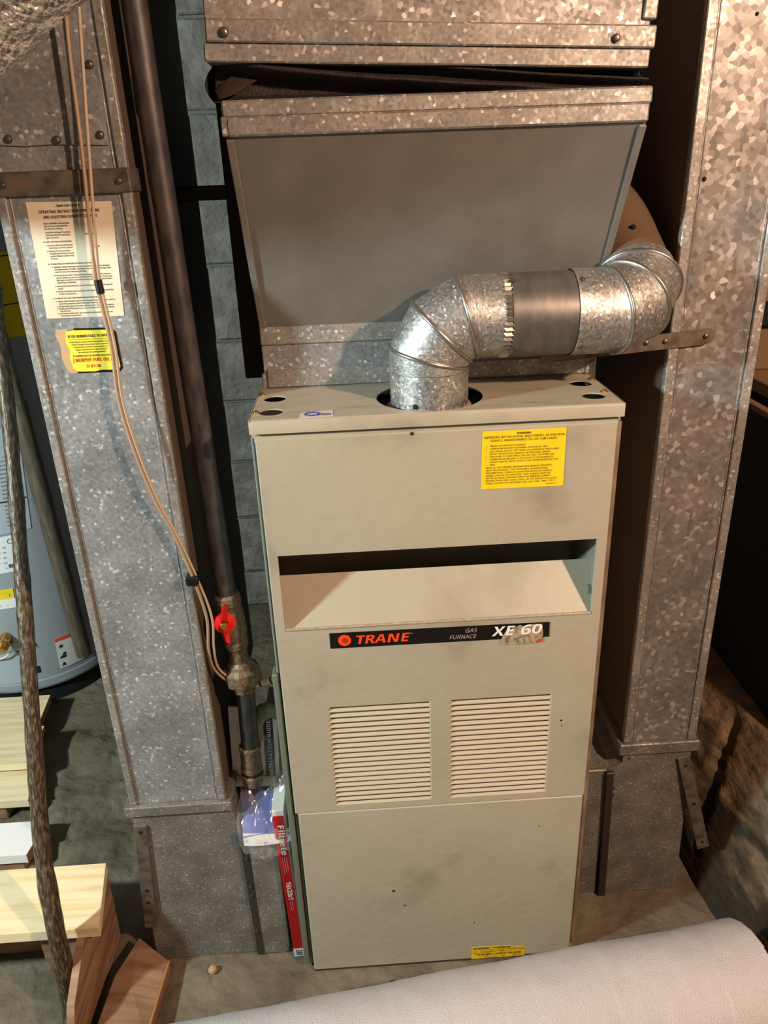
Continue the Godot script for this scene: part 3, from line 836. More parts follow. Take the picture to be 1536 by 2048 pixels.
# ================= furnace
func furnace():
	var t := thing("furnace", "tan upright gas furnace with black nameplate, yellow warning label and two louvred vents", "furnace", V(0, 0, -0.3))
	# cabinet behind the doors; the deflector recess stays open
	var c := MB.new()
	c.box(V(-0.2275, 0.0, -0.70), V(0.2275, 0.966, -0.12))
	c.box(V(-0.2275, 0.0, -0.12), V(-0.2235, 0.966, -0.012), 0.001)
	c.box(V(0.2235, 0.0, -0.12), V(0.2290, 0.966, -0.010), 0.001)
	c.box(V(-0.2235, 0.0, -0.12), V(0.2235, 0.60, -0.018))
	c.box(V(-0.2235, 0.86, -0.12), V(0.2235, 0.966, -0.018))
	part("cabinet", c, M.paint, t)
	part("edge_rail", boxm(V(-0.2355, 0.012, -0.03), V(-0.2265, 0.61, -0.006), 0.002), mat(Color(0.42, 0.45, 0.40), 0.5, 0.2), t, "grey-green edge rail left of the door")
	part("corner_edge", boxm(V(0.2232, 0.02, -0.02), V(0.2292, 0.957, -0.0045), 0.001), textured(ramp_tex(256, noise(FastNoiseLite.TYPE_SIMPLEX_SMOOTH, 0.02, 66, 4), [[0.0, Color(0.45, 0.36, 0.29)], [1.0, Color(0.58, 0.52, 0.45)]]), Vector2(0.3, 0.3), 0.6), t)
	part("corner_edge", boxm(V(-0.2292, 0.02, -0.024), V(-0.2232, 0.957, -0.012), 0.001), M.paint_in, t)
	part("header_rail", boxm(V(-0.224, 0.951, -0.016), V(0.224, 0.968, -0.003), 0.001), M.paint, t)
	# upper door with its openings
	var d := MB.new()
	var xs := [-0.2215, -0.2100, -0.1610, -0.0135, 0.0135, 0.1620, 0.2093, 0.2215]
	var y0 := 0.3590
	var ys := [y0, 0.3690, 0.5535, 0.6853, 0.7987, 0.9555]
	for i in xs.size() - 1:
		for j in ys.size() - 1:
			var slot: bool = j == 3 and i >= 1 and i <= 5
			var lou: bool = j == 1 and (i == 2 or i == 4)
			if not slot and not lou: rect_front(d, xs[i], ys[j], xs[i + 1], ys[j + 1], 0.0)
	var x0: float = xs[0]; var x1: float = xs[7]; var y1: float = ys[5]
	var r := 0.0025
	for k in 4:      # rounded rim
		var A := [V(x0, y0, 0), V(x1, y0, 0), V(x1, y1, 0), V(x0, y1, 0)]
		var nn := [V(0, -1, 0), V(1, 0, 0), V(0, 1, 0), V(-1, 0, 0)]
		var pa: Vector3 = A[k]; var pb: Vector3 = A[(k + 1) % 4]
		var o: Vector3 = nn[k] * r * 0.7
		var ta: Vector3 = (nn[k] + nn[(k + 3) % 4]) * r * 0.7
		var tb: Vector3 = (nn[k] + nn[(k + 1) % 4]) * r * 0.7
		d.quad(pa, pa + ta + V(0, 0, -r), pb + tb + V(0, 0, -r), pb)
		d.quad(pa + ta + V(0, 0, -r), pa + ta + V(0, 0, -0.014), pb + tb + V(0, 0, -0.014), pb + tb + V(0, 0, -r))
	# returns of the slot
	var sx0 := -0.2100; var sx1 := 0.2093; var sy0 := 0.6853; var sy1 := 0.7987
	d.quad(V(sx0, sy0, 0), V(sx0, sy0, -0.006), V(sx0, sy1, -0.006), V(sx0, sy1, 0))
	d.quad(V(sx1, sy0, -0.006), V(sx1, sy0, 0), V(sx1, sy1, 0), V(sx1, sy1, -0.006))
	d.quad(V(sx0, sy1, -0.006), V(sx1, sy1, -0.006), V(sx1, sy1, 0), V(sx0, sy1, 0))
	var door := part("upper_door", d, M.paint, t)
	# louvers: pressed slats, each leaning back from its lower edge
	var pitch := (0.5535 - 0.3690) / 20.0
	for side in [[-0.1610, -0.0135], [0.0135, 0.1620]]:
		for k in 20:
			var ya := 0.3690 + pitch * k
			var m := MB.new()
			var a: float = side[0]; var b: float = side[1]
			var yt := ya + pitch - 0.0054
			var zt := -0.0040
			m.quad(V(a, ya, 0), V(b, ya, 0), V(b - 0.0015, ya + 0.0012, 0.0002), V(a + 0.0015, ya + 0.0012, 0.0002))
			m.quad(V(a + 0.0015, ya + 0.0012, 0.0002), V(b - 0.0015, ya + 0.0012, 0.0002), V(b - 0.0030, yt, zt), V(a + 0.0030, yt, zt))
			m.tri(V(a, ya, 0), V(a + 0.0015, ya + 0.0012, 0.0002), V(a + 0.0030, yt, zt))
			m.tri(V(b, ya, 0), V(b - 0.0030, yt, zt), V(b - 0.0015, ya + 0.0012, 0.0002))
			m.quad(V(a, ya, 0), V(a + 0.0030, yt, zt), V(a + 0.0004, ya + pitch * 0.86, -0.0008), V(a, ya + pitch * 0.75, 0))
			m.quad(V(b, ya, 0), V(b, ya + pitch * 0.75, 0), V(b - 0.0004, ya + pitch * 0.86, -0.0008), V(b - 0.0030, yt, zt))
			m.quad(V(a, ya + pitch * 0.6, 0), V(a + 0.0014, ya + pitch * 0.8, -0.0006), V(a + 0.004, ya + pitch, -0.0006), V(a, ya + pitch, 0))
			m.quad(V(b, ya + pitch, 0), V(b - 0.004, ya + pitch, -0.0006), V(b - 0.0014, ya + pitch * 0.8, -0.0006), V(b, ya + pitch * 0.6, 0))
			part("louver", m, M.louver, door)
	# the recess behind the slot
	var s := MB.new()
	s.quad(V(-0.2234, 0.6830, -0.004), V(0.2234, 0.6830, -0.004), V(0.2234, 0.6870, -0.007), V(-0.2234, 0.6870, -0.007))
	s.quad(V(-0.2234, 0.6870, -0.007), V(0.2140, 0.6870, -0.007), V(0.2140, 0.7440, -0.0490), V(-0.2234, 0.7440, -0.0490))
	part("deflector_plate", s, M.paint, t)
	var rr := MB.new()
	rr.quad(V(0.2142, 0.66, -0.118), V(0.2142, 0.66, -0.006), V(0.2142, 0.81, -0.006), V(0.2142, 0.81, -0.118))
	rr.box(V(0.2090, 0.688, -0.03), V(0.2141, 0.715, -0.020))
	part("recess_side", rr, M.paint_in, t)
	var lipm := MB.new()
	lipm.tube([V(-0.2095, 0.6855, -0.0012), V(0.2085, 0.6855, -0.0012)], 0.0022, 10)
	part("slot_lip", lipm, textured(ramp_tex(256, noise(FastNoiseLite.TYPE_SIMPLEX_SMOOTH, 0.06, 67, 5), [[0.0, Color(0.54, 0.49, 0.41)], [0.55, Color(0.62, 0.58, 0.5)], [1.0, Color(0.70, 0.66, 0.59)]]), Vector2(0.1, 0.1), 0.4), door)
	part("chip", disc(V(-0.032, 0.9555, 0.0), Vector3.BACK, 0.0022, 0.0004), M.dark, door)
	# lower door
	var ld := boxm(V(-0.2190, 0.004, -0.014), V(0.2215, 0.3575, 0.0), 0.002)
	var low := part("lower_door", ld, M.paint, t)
	for q in [[-0.078, 0.180, 0.0028], [-0.060, 0.145, 0.0018], [0.155, 0.3, 0.0012], [0.055, 0.093, 0.0013]]: part("chip", disc(V(q[0], q[1], 0.0), Vector3.BACK, q[2], 0.0003, 7), mat(Color(0.28, 0.17, 0.12), 0.7), low)
	for q in [[0.178, 0.505, 0.0016], [0.179, 0.495, 0.001]]: part("chip", disc(V(q[0], q[1], 0.0), Vector3.BACK, q[2], 0.0003, 7), M.dark, door)
	part("kick_edge", boxm(V(-0.2190, 0.0, -0.012), V(0.2215, 0.0055, -0.0008), 0.001), mat(Color(0.24, 0.18, 0.12), 0.8), t)
	# top cover: plate with a flue opening and knock-outs, front and side lips
	var cover := CSGCombiner3D.new()
	cover.name = "top_cover"
	cover.position = -t.position
	t.add_child(cover)
	var pb := CSGBox3D.new()
	pb.name = "plate"
	pb.size = V(0.4550, 0.0016, 0.1460)
	pb.position = V(0, 0.9814, -0.0720)
	pb.material = M.paint
	cover.add_child(pb)
	for q in [[-0.003, -0.0700, 0.0685], [-0.2035, -0.0930, 0.0148], [-0.2035, -0.0315, 0.0148], [0.2025, -0.0970, 0.0148], [0.2005, -0.0345, 0.0148]]:
		var cy := CSGCylinder3D.new()
		cy.name = "opening"
		cy.operation = CSGShape3D.OPERATION_SUBTRACTION
		cy.radius = q[2]; cy.height = 0.02; cy.sides = 40
		cy.position = V(q[0], 0.9814, q[1])
		cy.material = M.paint
		cover.add_child(cy)
	var lp := MB.new()
	var prof := [Vector2(0.0005, 0.9822), Vector2(0.0030, 0.9814), Vector2(0.0042, 0.9795), Vector2(0.0044, 0.9655), Vector2(0.0030, 0.9655), Vector2(0.0008, 0.9780)]
	lp.smooth = 0
	for i in prof.size() - 1:
		var p: Vector2 = prof[i]; var q: Vector2 = prof[i + 1]
		lp.smooth = 0 if i < 3 else -1
		lp.quad(V(-0.2280, q.y, q.x), V(0.2280, q.y, q.x), V(0.2280, p.y, p.x), V(-0.2280, p.y, p.x))
	lp.smooth = -1
	for sx in [-1.0, 1.0]:
		lp.box(V(sx * 0.2275 - 0.0007, 0.9655, -0.145), V(sx * 0.2275 + 0.0007, 0.9822, 0.0042))
	part("cover_lip", lp, M.paint, t)
	for q in [V(-0.2215, 0.982, -0.115), V(-0.2215, 0.982, -0.030), V(0.2215, 0.982, -0.115), V(0.2195, 0.982, -0.050)]: part("screw", screw_head(q, Vector3.UP, 0.0035), M.brass, t)
	part("flue_well", boxm(V(-0.08, 0.966, -0.142), V(0.075, 0.9675, -0.003)), M.black_in, t)
	# certification mark on the cover
	var cs := MB.new()
	cs.prism(PackedVector2Array([Vector2(-0.1685, 0.0015), Vector2(-0.1265, -0.0020), Vector2(-0.1275, -0.0265), Vector2(-0.1665, -0.0195)]), 0.9822, 0.9826, 1)
	var cert := part("approval_sticker", cs, mat(Color(0.80, 0.76, 0.74), 0.4), t, "small white sticker with a blue mark")
	var cr := MB.new()
	cr.tube(ring_path(V(-0.152, 0.9829, -0.0115), Vector3.UP, 0.0065, 0.0085, 24), 0.0011, 6, false, true)
	part("ring_mark", cr, M.blue_card, cert)
	var ct := MB.new()
	write_line(ct, "GAMA", -0.002, 0.015, -0.0035, 0.0075, V(-0.1440, 0.9829, -0.0100), V(-1, 0, -0.1) * -1, V(0, 0, -1), "sans_bold")
	part("lettering", letters(ct), M.blue_card, cert)
	# yellow warning label
	var zl := 0.0006
	var wm := MB.new()
	wm.prism(PackedVector2Array([Vector2(0.0535, 0.8775), Vector2(0.1585, 0.8770), Vector2(0.1585, 0.9540), Vector2(0.0545, 0.9535)]), 0.0001, zl)
	var wl := part("warning_label", wm, M.yellow, t, "bright yellow warning label")
	var L := MB.new()
	var o := V(0.0535, 0.8775, zl + 0.0003)
	var R := Vector3.RIGHT; var U := Vector3.UP
	write_line(L, "WARNING", 0.0435, 0.0610, 0.0712, 0.0026, o, R, U, "sans_bold")
	write_line(L, "IMPROPER INSTALLATION, ADJUSTMENT, ALTERATION,", 0.0032, 0.1035, 0.0668, 0.0029, o, R, U)
	write_line(L, "SERVICE, MAINTENANCE OR USE CAN CAUSE:", 0.0110, 0.0945, 0.0625, 0.0029, o, R, U)
	var lines := [[0.0055, 0.0, "1.", 0.0550], [0.0105, 0.0555, "INJURY OR PROPERTY DAMAGE.", 0.0560], [0.0055, 0.0, "2.", 0.0520], [0.0105, 0.0825, "CARBON MONOXIDE POISONING, EXPLOSION, FIRE,", 0.0525], [0.0105, 0.0970, "ELECTRICAL SHOCK, OR OTHER  OCCURRENCES WHICH MAY", 0.0490], [0.0105, 0.0860, "RESULT IN PHYSICAL DAMAGE OR PERSONAL INJURY", 0.0455],
		[0.0055, 0.0, "3.", 0.0415], [0.0105, 0.0915, "EXPOSURE TO SUBSTANCES IN THE FUEL OR FROM FUEL", 0.0420], [0.0105, 0.0905, "COMBUSTION KNOWN TO THE STATE OF CALIFORNIA TO", 0.0385], [0.0105, 0.0965, "CAUSE CANCER, BIRTH DEFECTS OR OTHER REPRODUCTIVE", 0.0350], [0.0105, 0.0, "HARM.", 0.0315],
		[0.0060, 0.0895, "REFER TO THE OWNERS INFORMATION MANUAL PROVIDED", 0.0275], [0.0060, 0.0845, "WITH THIS FURNACE.  FOR ASSISTANCE OR ADDITIONAL", 0.0240], [0.0060, 0.0895, "INFORMATION, CONSULT A QUALIFIED INSTALLER, SERVICE", 0.0205], [0.0060, 0.0880, "AGENCY OR THE GAS SUPPLIER.  THIS FURNACE MUST BE", 0.0170], [0.0060, 0.0880, "INSTALLED IN ACCORDANCE WITH THE MANUFACTURER'S", 0.0135], [0.0060, 0.0960, "INSTRUCTIONS AND LOCAL CODES.  IN THE ABSENCE OF LOCAL", 0.0100], [0.0060, 0.0945, "CODES FOLLOW THE NATIONAL FUEL GAS CODE.  ANSI  Z223.1", 0.0065], [0.0825, 0.0960, "20030048 P01", 0.0028]]
	for q in lines: write_line(L, q[2], q[0], q[1], q[3], 0.0014 if q[0] > 0.05 else 0.0021, o, R, U)
	part("lettering", letters(L), M.ink, wl)
	# nameplate
	var nm := MB.new()
	nm.prism(PackedVector2Array([Vector2(-0.1505, 0.6530), Vector2(0.1525, 0.6520), Vector2(0.1520, 0.6755), Vector2(-0.1505, 0.6775)]), 0.0001, 0.0008)
	var np := part("nameplate", nm, M.black, t, "black nameplate strip with orange lettering")
	var on := V(0, 0.653, 0.0011)
	var T := MB.new()
	write_line(T, "TRANE", -0.1170, -0.0440, 0.0052, 0.0135, on, R, U, "sans_bold", 0.22)
	part("orange_lettering", letters(T), M.orange, np)
	part("round_mark", disc(V(-0.1305, 0.6652, 0.0006), Vector3.BACK, 0.0088, 0.0006, 28), M.orange, np)
	part("inner_mark", disc(V(-0.1300, 0.6652, 0.0010), Vector3.BACK, 0.0042, 0.0005, 28), mat(Color(0.6, 0.2, 0.07), 0.5), np)
	var G := MB.new()
	write_line(G, "GAS", 0.0350, 0.0510, 0.0134, 0.0062, on, R, U, "sans", 0.2)
	write_line(G, "FURNACE", 0.0138, 0.0500, 0.0038, 0.0062, on, R, U, "sans", 0.2)
	write_line(G, "TM", -0.0410, -0.0370, 0.0165, 0.0016, on, R, U)
	part("lettering", letters(G), mat(Color(0.62, 0.60, 0.57), 0.5), np)
	var rem := MB.new()
	rem.prism(PackedVector2Array([Vector2(0.0835, 0.6440), Vector2(0.1000, 0.6425), Vector2(0.1380, 0.6430), Vector2(0.1440, 0.6450), Vector2(0.1435, 0.6560), Vector2(0.1420, 0.6725), Vector2(0.1290, 0.6740), Vector2(0.1180, 0.6700), Vector2(0.1110, 0.6735), Vector2(0.0990, 0.6680), Vector2(0.0925, 0.6660), Vector2(0.0870, 0.6560)]), 0.0008, 0.0012)
	part("sticker_remnant", rem, textured(ramp_tex(256, noise(FastNoiseLite.TYPE_SIMPLEX_SMOOTH, 0.035, 68, 5), [[0.0, Color(0.25, 0.22, 0.19)], [0.3, Color(0.50, 0.45, 0.38)], [0.5, Color(0.62, 0.56, 0.48)], [1.0, Color(0.70, 0.65, 0.58)]]), Vector2(0.09, 0.09), 0.5), np)
	part("red_scrap", boxm(V(0.1365, 0.6445, 0.0011), V(0.1425, 0.6495, 0.0015)), mat(Color(0.9, 0.16, 0.1), 0.5), np)
	var X := MB.new()
	write_line(X, "XE", 0.0720, 0.1010, 0.0052, 0.0150, on + V(0, 0, 0.0004), R, U, "sans_bold", 0.22)
	write_line(X, "60", 0.1115, 0.1400, 0.0058, 0.0150, on + V(0, 0, 0.0004), R, U, "sans_bold", 0.22)
	part("silver_lettering", letters(X), mat(Color(0.90, 0.89, 0.87), 0.4), np)
	# dirty label at the foot
	var fm := MB.new()
	fm.prism(PackedVector2Array([Vector2(0.0510, 0.0040), Vector2(0.1435, 0.0040), Vector2(0.1440, 0.0240), Vector2(0.1390, 0.0280), Vector2(0.1250, 0.0270), Vector2(0.1190, 0.0310), Vector2(0.0510, 0.0330)]), 0.0001, 0.0006)
	var fl := part("foot_label", fm, M.yellow_old, low, "stained torn yellow label")
	var F := MB.new()
	var of := V(0.051, 0.003, 0.0009)
	write_line(F, "WARNING - FOR YOUR", 0.003, 0.0660, 0.0245, 0.0036, of, R, U, "sans_bold")
	write_line(F, "ELECTRIC SHOCK HAZARD", 0.010, 0.0860, 0.0095, 0.0036, of, R, U, "sans_bold")
	write_line(F, "SAFETY DISCONNECT ELECTRICAL POWER BEFORE", 0.014, 0.078, 0.0205, 0.0016, of, R, U)
	write_line(F, "REMOVING THIS PANEL OR SERVICING THE UNIT", 0.014, 0.078, 0.0165, 0.0016, of, R, U)
	part("lettering", letters(F), M.ink, fl)

func ring_path(c: Vector3, n: Vector3, rx: float, ry: float, k: int) -> Array:
	var u := n.cross(Vector3.RIGHT if abs(n.x) < 0.9 else Vector3.UP).normalized()
	var w := n.cross(u)
	var out := []
	for i in k: out.append(c + u * cos(TAU * i / k) * rx + w * sin(TAU * i / k) * ry)
	return out

# ================= flue
func vent():
	var t := thing("flue_pipe", "shiny galvanized flue pipe with two gored elbows on top of the furnace", "pipe", V(-0.004, 0.968, -0.062))
	var r := 0.0495
	var c := V(-0.004, 1.02, -0.062)
	var rc := 0.062
	var st := MB.new()
	st.tube([V(c.x, 0.969, c.z), V(c.x, 1.021, c.z)], r, 40, false)
	part("stub", st, M.vent, t)
	part("sealant_ring", lathe_of([[0.056, 0.9675], [0.0535, 0.974], [0.0500, 0.977]], V(c.x, 0, c.z)), mat(Color(0.55, 0.48, 0.40), 0.8), t)
	elbow(c + V(rc, 0, 0), V(-1, 0, 0), V(0, 1, 0), rc, r, t, M.vent, M.bead)
	var ya := c.y + rc
	var hx0 := c.x + rc
	var cr := MB.new()
	cr.tube([V(hx0, ya, c.z), V(0.083, ya, c.z)], r, 40, false)
	part("collar", cr, M.vent, t)
	# crimped ring
	var cm := MB.new()
	var n := 96
	for i in n:
		var a0 := TAU * i / n; var a1 := TAU * (i + 1) / n
		var r0 := r + (0.0016 if i % 2 else -0.0006); var r1 := r + (0.0016 if (i + 1) % 2 else -0.0006)
		var f := func(x: float, a: float, rr: float) -> Vector3: return V(x, ya + cos(a) * rr, c.z + sin(a) * rr)
		cm.quad(f.call(0.0805, a0, r), f.call(0.0805, a1, r), f.call(0.0835, a1, r1), f.call(0.0835, a0, r0))
		cm.quad(f.call(0.0835, a0, r0), f.call(0.0835, a1, r1), f.call(0.0925, a1, r1 - 0.0004), f.call(0.0925, a0, r0 - 0.0004))
	part("crimped_ring", cm, M.bead, t)
	var ps := MB.new()
	ps.tube([V(0.0915, ya, c.z), V(0.172, ya, c.z)], r + 0.0008, 40, false)
	part("pipe_section", ps, M.vent_dull, t, "dull grey straight section")
	var x2 := 0.205
	var c2 := MB.new()
	c2.tube([V(0.170, ya, c.z), V(x2, ya, c.z)], r + 0.0022, 40, false)
	part("collar", c2, M.vent, t)
	for q in [[0.093, 0.55], [0.093, 2.35], [0.176, 0.6], [0.176, 2.3]]:
		var a: float = q[1]
		part("screw", screw_head(V(q[0], ya + cos(a) * (r + 0.002), c.z + sin(a) * (r + 0.002)), V(0, cos(a), sin(a)), 0.0026), M.screw, t)
	part("screw", screw_head(V(c.x - 0.022, 0.984, c.z + 0.0452), V(-0.4, 0, 0.9).normalized(), 0.0026), M.dark, t)
	var d2 := V(0, 0.50, -0.866)
	var pv := V(x2, ya, c.z) + d2 * rc
	elbow(pv, -d2, V(1, 0, 0), rc, r + 0.0022, t, M.vent, M.bead)
	var e := pv + V(rc, 0, 0)
	var up := smooth_path([e - d2 * 0.004, e + d2 * 0.05, e + V(-0.008, 0.070, -0.105), e + V(-0.05, 0.112, -0.19), e + V(-0.16, 0.15, -0.27)], 8)
	var bp := MB.new()
	bp.tube(up, r - 0.0005, 36, false)
	part("rear_pipe", bp, M.brown_pipe, t, "brownish rear section behind the plenum")
	part("screw", screw_head(e + d2 * 0.035 + V(-0.004, 0.0435, 0.024), V(0, 0.87, 0.5), 0.003), M.dark, t)

func lathe_of(p: Array, base: Vector3, axis := Vector3.UP, sides := 32) -> MB:
	var m := MB.new()
	m.lathe(p, base, axis, sides)
	return m

# ================= gas line
func gas_line():
	var t := thing("gas_pipe", "dark iron gas pipe with a red shut-off valve and a capped drip leg", "pipe", V(-0.2950, 0.33, -0.08))
	var a := V(-0.3150, 2.15, -0.08)
	var b := V(-0.2975, 0.701, -0.08)
	var r := 0.0139
	var m := MB.new()
	m.tube([a, V(-0.3100, 1.36, -0.08), V(-0.3060, 1.1, -0.08), b], r, 24)
	part("riser", m, M.iron, t)
	var ax := V(0.055, -1, 0).normalized()
	var vb := MB.new()
	vb.lathe([[0.0145, -0.004], [0.0185, 0.0], [0.0190, 0.012], [0.0175, 0.016], [0.0175, 0.024], [0.0192, 0.028], [0.0195, 0.060], [0.0178, 0.070], [0.0170, 0.074], [0.0182, 0.078], [0.0175, 0.086], [0.0140, 0.088]], b, ax, 22)
	var valve := part("valve_body", vb, M.rust, t, "rusty valve body")
	var hc := b + ax * 0.0335 + V(-0.006, 0, 0.0205)
	part("valve_stem", lathe_of([[0.005, -0.008], [0.005, 0.012], [0.0042, 0.0125], [0, 0.0125]], hc, Vector3.BACK, 12), M.brass, valve)
	var h := MB.new()
	h.lathe([[0.0155, -0.003], [0.0155, 0.001], [0.0125, 0.004], [0.006, 0.0055], [0.005, 0.0055]], hc, V(0.1, 0.3, 0.95).normalized(), 24)
	h.prism(PackedVector2Array([Vector2(hc.x - 0.0045, hc.y + 0.006), Vector2(hc.x + 0.006, hc.y + 0.006), Vector2(hc.x + 0.0052, hc.y + 0.026), Vector2(hc.x + 0.003, hc.y + 0.031), Vector2(hc.x - 0.0005, hc.y + 0.026)]), hc.z - 0.001, hc.z + 0.0065)
	h.prism(PackedVector2Array([Vector2(hc.x - 0.004, hc.y - 0.008), Vector2(hc.x + 0.0045, hc.y - 0.008), Vector2(hc.x + 0.005, hc.y - 0.030), Vector2(hc.x + 0.0025, hc.y - 0.032), Vector2(hc.x - 0.0005, hc.y - 0.030)]), hc.z - 0.001, hc.z + 0.0055)
	part("valve_handle", h, M.red, t, "red butterfly handle")
	var u0 := b + ax * 0.086
	var np := MB.new()
	np.tube([u0, u0 + ax * 0.034], 0.0137, 20)
	part("nipple", np, M.rust, t)
	# union: two hexagons and a nut
	var uc := b + ax * 0.117
	var hx := MB.new()
	hx.lathe([[0.0138, -0.006], [0.0195, 0.0], [0.0215, 0.005], [0.0275, 0.010], [0.0282, 0.0115], [0.0282, 0.030], [0.0262, 0.0335], [0.0195, 0.035], [0.0190, 0.047], [0.0160, 0.050]], uc, ax, 8, true)
	part("union", hx, M.rust, t)
	var e := V(-0.2950, 0.347, -0.08)
	var lo := uc + ax * 0.047
	var lg := MB.new()
	lg.tube([lo, e + V(0, 0.02, 0)], r, 22)
	part("drip_leg", lg, M.iron, t)
	var dd := (e - lo).normalized()
	part("coupling", lathe_of([[0.0140, -0.052], [0.0175, -0.050], [0.0178, -0.046], [0.0165, -0.042], [0.0165, -0.012], [0.0178, -0.008], [0.0175, -0.004], [0.0140, -0.003]], e + V(0, 0.030, 0), dd, 20), M.rust, t)
	part("cap", lathe_of([[0.0150, -0.006], [0.0182, -0.004], [0.0182, 0.002], [0.0168, 0.004], [0.0160, 0.014], [0.0100, 0.018], [0.0, 0.0185]], e + V(0, 0.020, 0), dd, 20), M.rust, t)
	# dark bar added in place of a shadow seen between the ducts
	single("shadow_bar", boxm(V(-0.335, 1.2205, -0.305), V(-0.222, 1.2400, -0.295), 0.001), M.black, "black flat bar standing in for a shadow across the gap between gas pipe and plenum", "bar")

# ================= control wires
func wires():
	var t := thing("thermostat_wire", "pair of tan thermostat wires drooping in front of the left duct", "wire", V(-0.37, 0.6, -0.01))
	var A := [V(-0.352, 1.52, -0.012), V(-0.3700, 1.384, -0.026), V(-0.3765, 1.281, -0.028), V(-0.3860, 1.16, -0.028), V(-0.3855, 1.13, -0.028), V(-0.3820, 1.071, -0.027), V(-0.3838, 1.008, -0.025), V(-0.3750, 0.941, -0.023), V(-0.3610, 0.876, -0.025), V(-0.3450, 0.826, -0.028), V(-0.3295, 0.757, -0.031), V(-0.3215, 0.690, -0.040), V(-0.3270, 0.634, -0.048), V(-0.3270, 0.594, -0.058), V(-0.3120, 0.564, -0.066), V(-0.2880, 0.556, -0.068)]
	var B := [V(-0.338, 1.52, -0.012), V(-0.3570, 1.388, -0.027), V(-0.3695, 1.281, -0.029), V(-0.3820, 1.16, -0.029), V(-0.3815, 1.13, -0.029), V(-0.3780, 1.071, -0.028), V(-0.3798, 1.008, -0.026), V(-0.3712, 0.941, -0.024), V(-0.3578, 0.876, -0.026), V(-0.3422, 0.826, -0.029), V(-0.3260, 0.760, -0.033), V(-0.3150, 0.690, -0.042), V(-0.3200, 0.634, -0.050), V(-0.3210, 0.594, -0.060), V(-0.3085, 0.568, -0.068), V(-0.2880, 0.559, -0.070)]
	for q in [[A, 0.0021, M.wire], [B, 0.0019, M.wire_pale]]:
		var m := MB.new()
		m.tube(smooth_path(q[0], 8), q[1], 8)
		part("wire", m, q[2], t)
	var tp := MB.new()
	tp.tube([V(-0.3842, 1.1480, -0.0280), V(-0.3832, 1.1330, -0.0280)], 0.0047, 12)
	part("tape_band", tp, M.black, t, "black tape band")
	part("cable_clip", boxm(V(-0.3400, 0.7455, -0.046), V(-0.3225, 0.7610, -0.026), 0.003), M.black, t, "black cable clip")
	var c := thing("armored_cable", "short pale cable with dark bands running from the pipe union into the furnace side", "cable", V(-0.25, 0.51, -0.12))
	var p := [V(-0.2800, 0.541, -0.08), V(-0.262, 0.546, -0.08), V(-0.2285, 0.554, -0.08)]
	var m := MB.new()
	m.tube(p, 0.0052, 12)
	part("jacket", m, mat(Color(0.78, 0.74, 0.64), 0.5), c)
	for k in [0.30, 0.62]:
		var b := MB.new()
		var q: Vector3 = p[0].lerp(p[2], k)
		b.tube([q - V(0.0012, 0.0004, 0), q + V(0.0012, 0.0004, 0)], 0.0057, 12)
		part("dark_band", b, M.dark, c)
	part("bushing", lathe_of([[0.0085, 0], [0.0085, 0.005], [0.006, 0.006]], V(-0.2370, 0.5520, -0.08), V(1, 0.2, 0).normalized(), 12), M.screw, c)

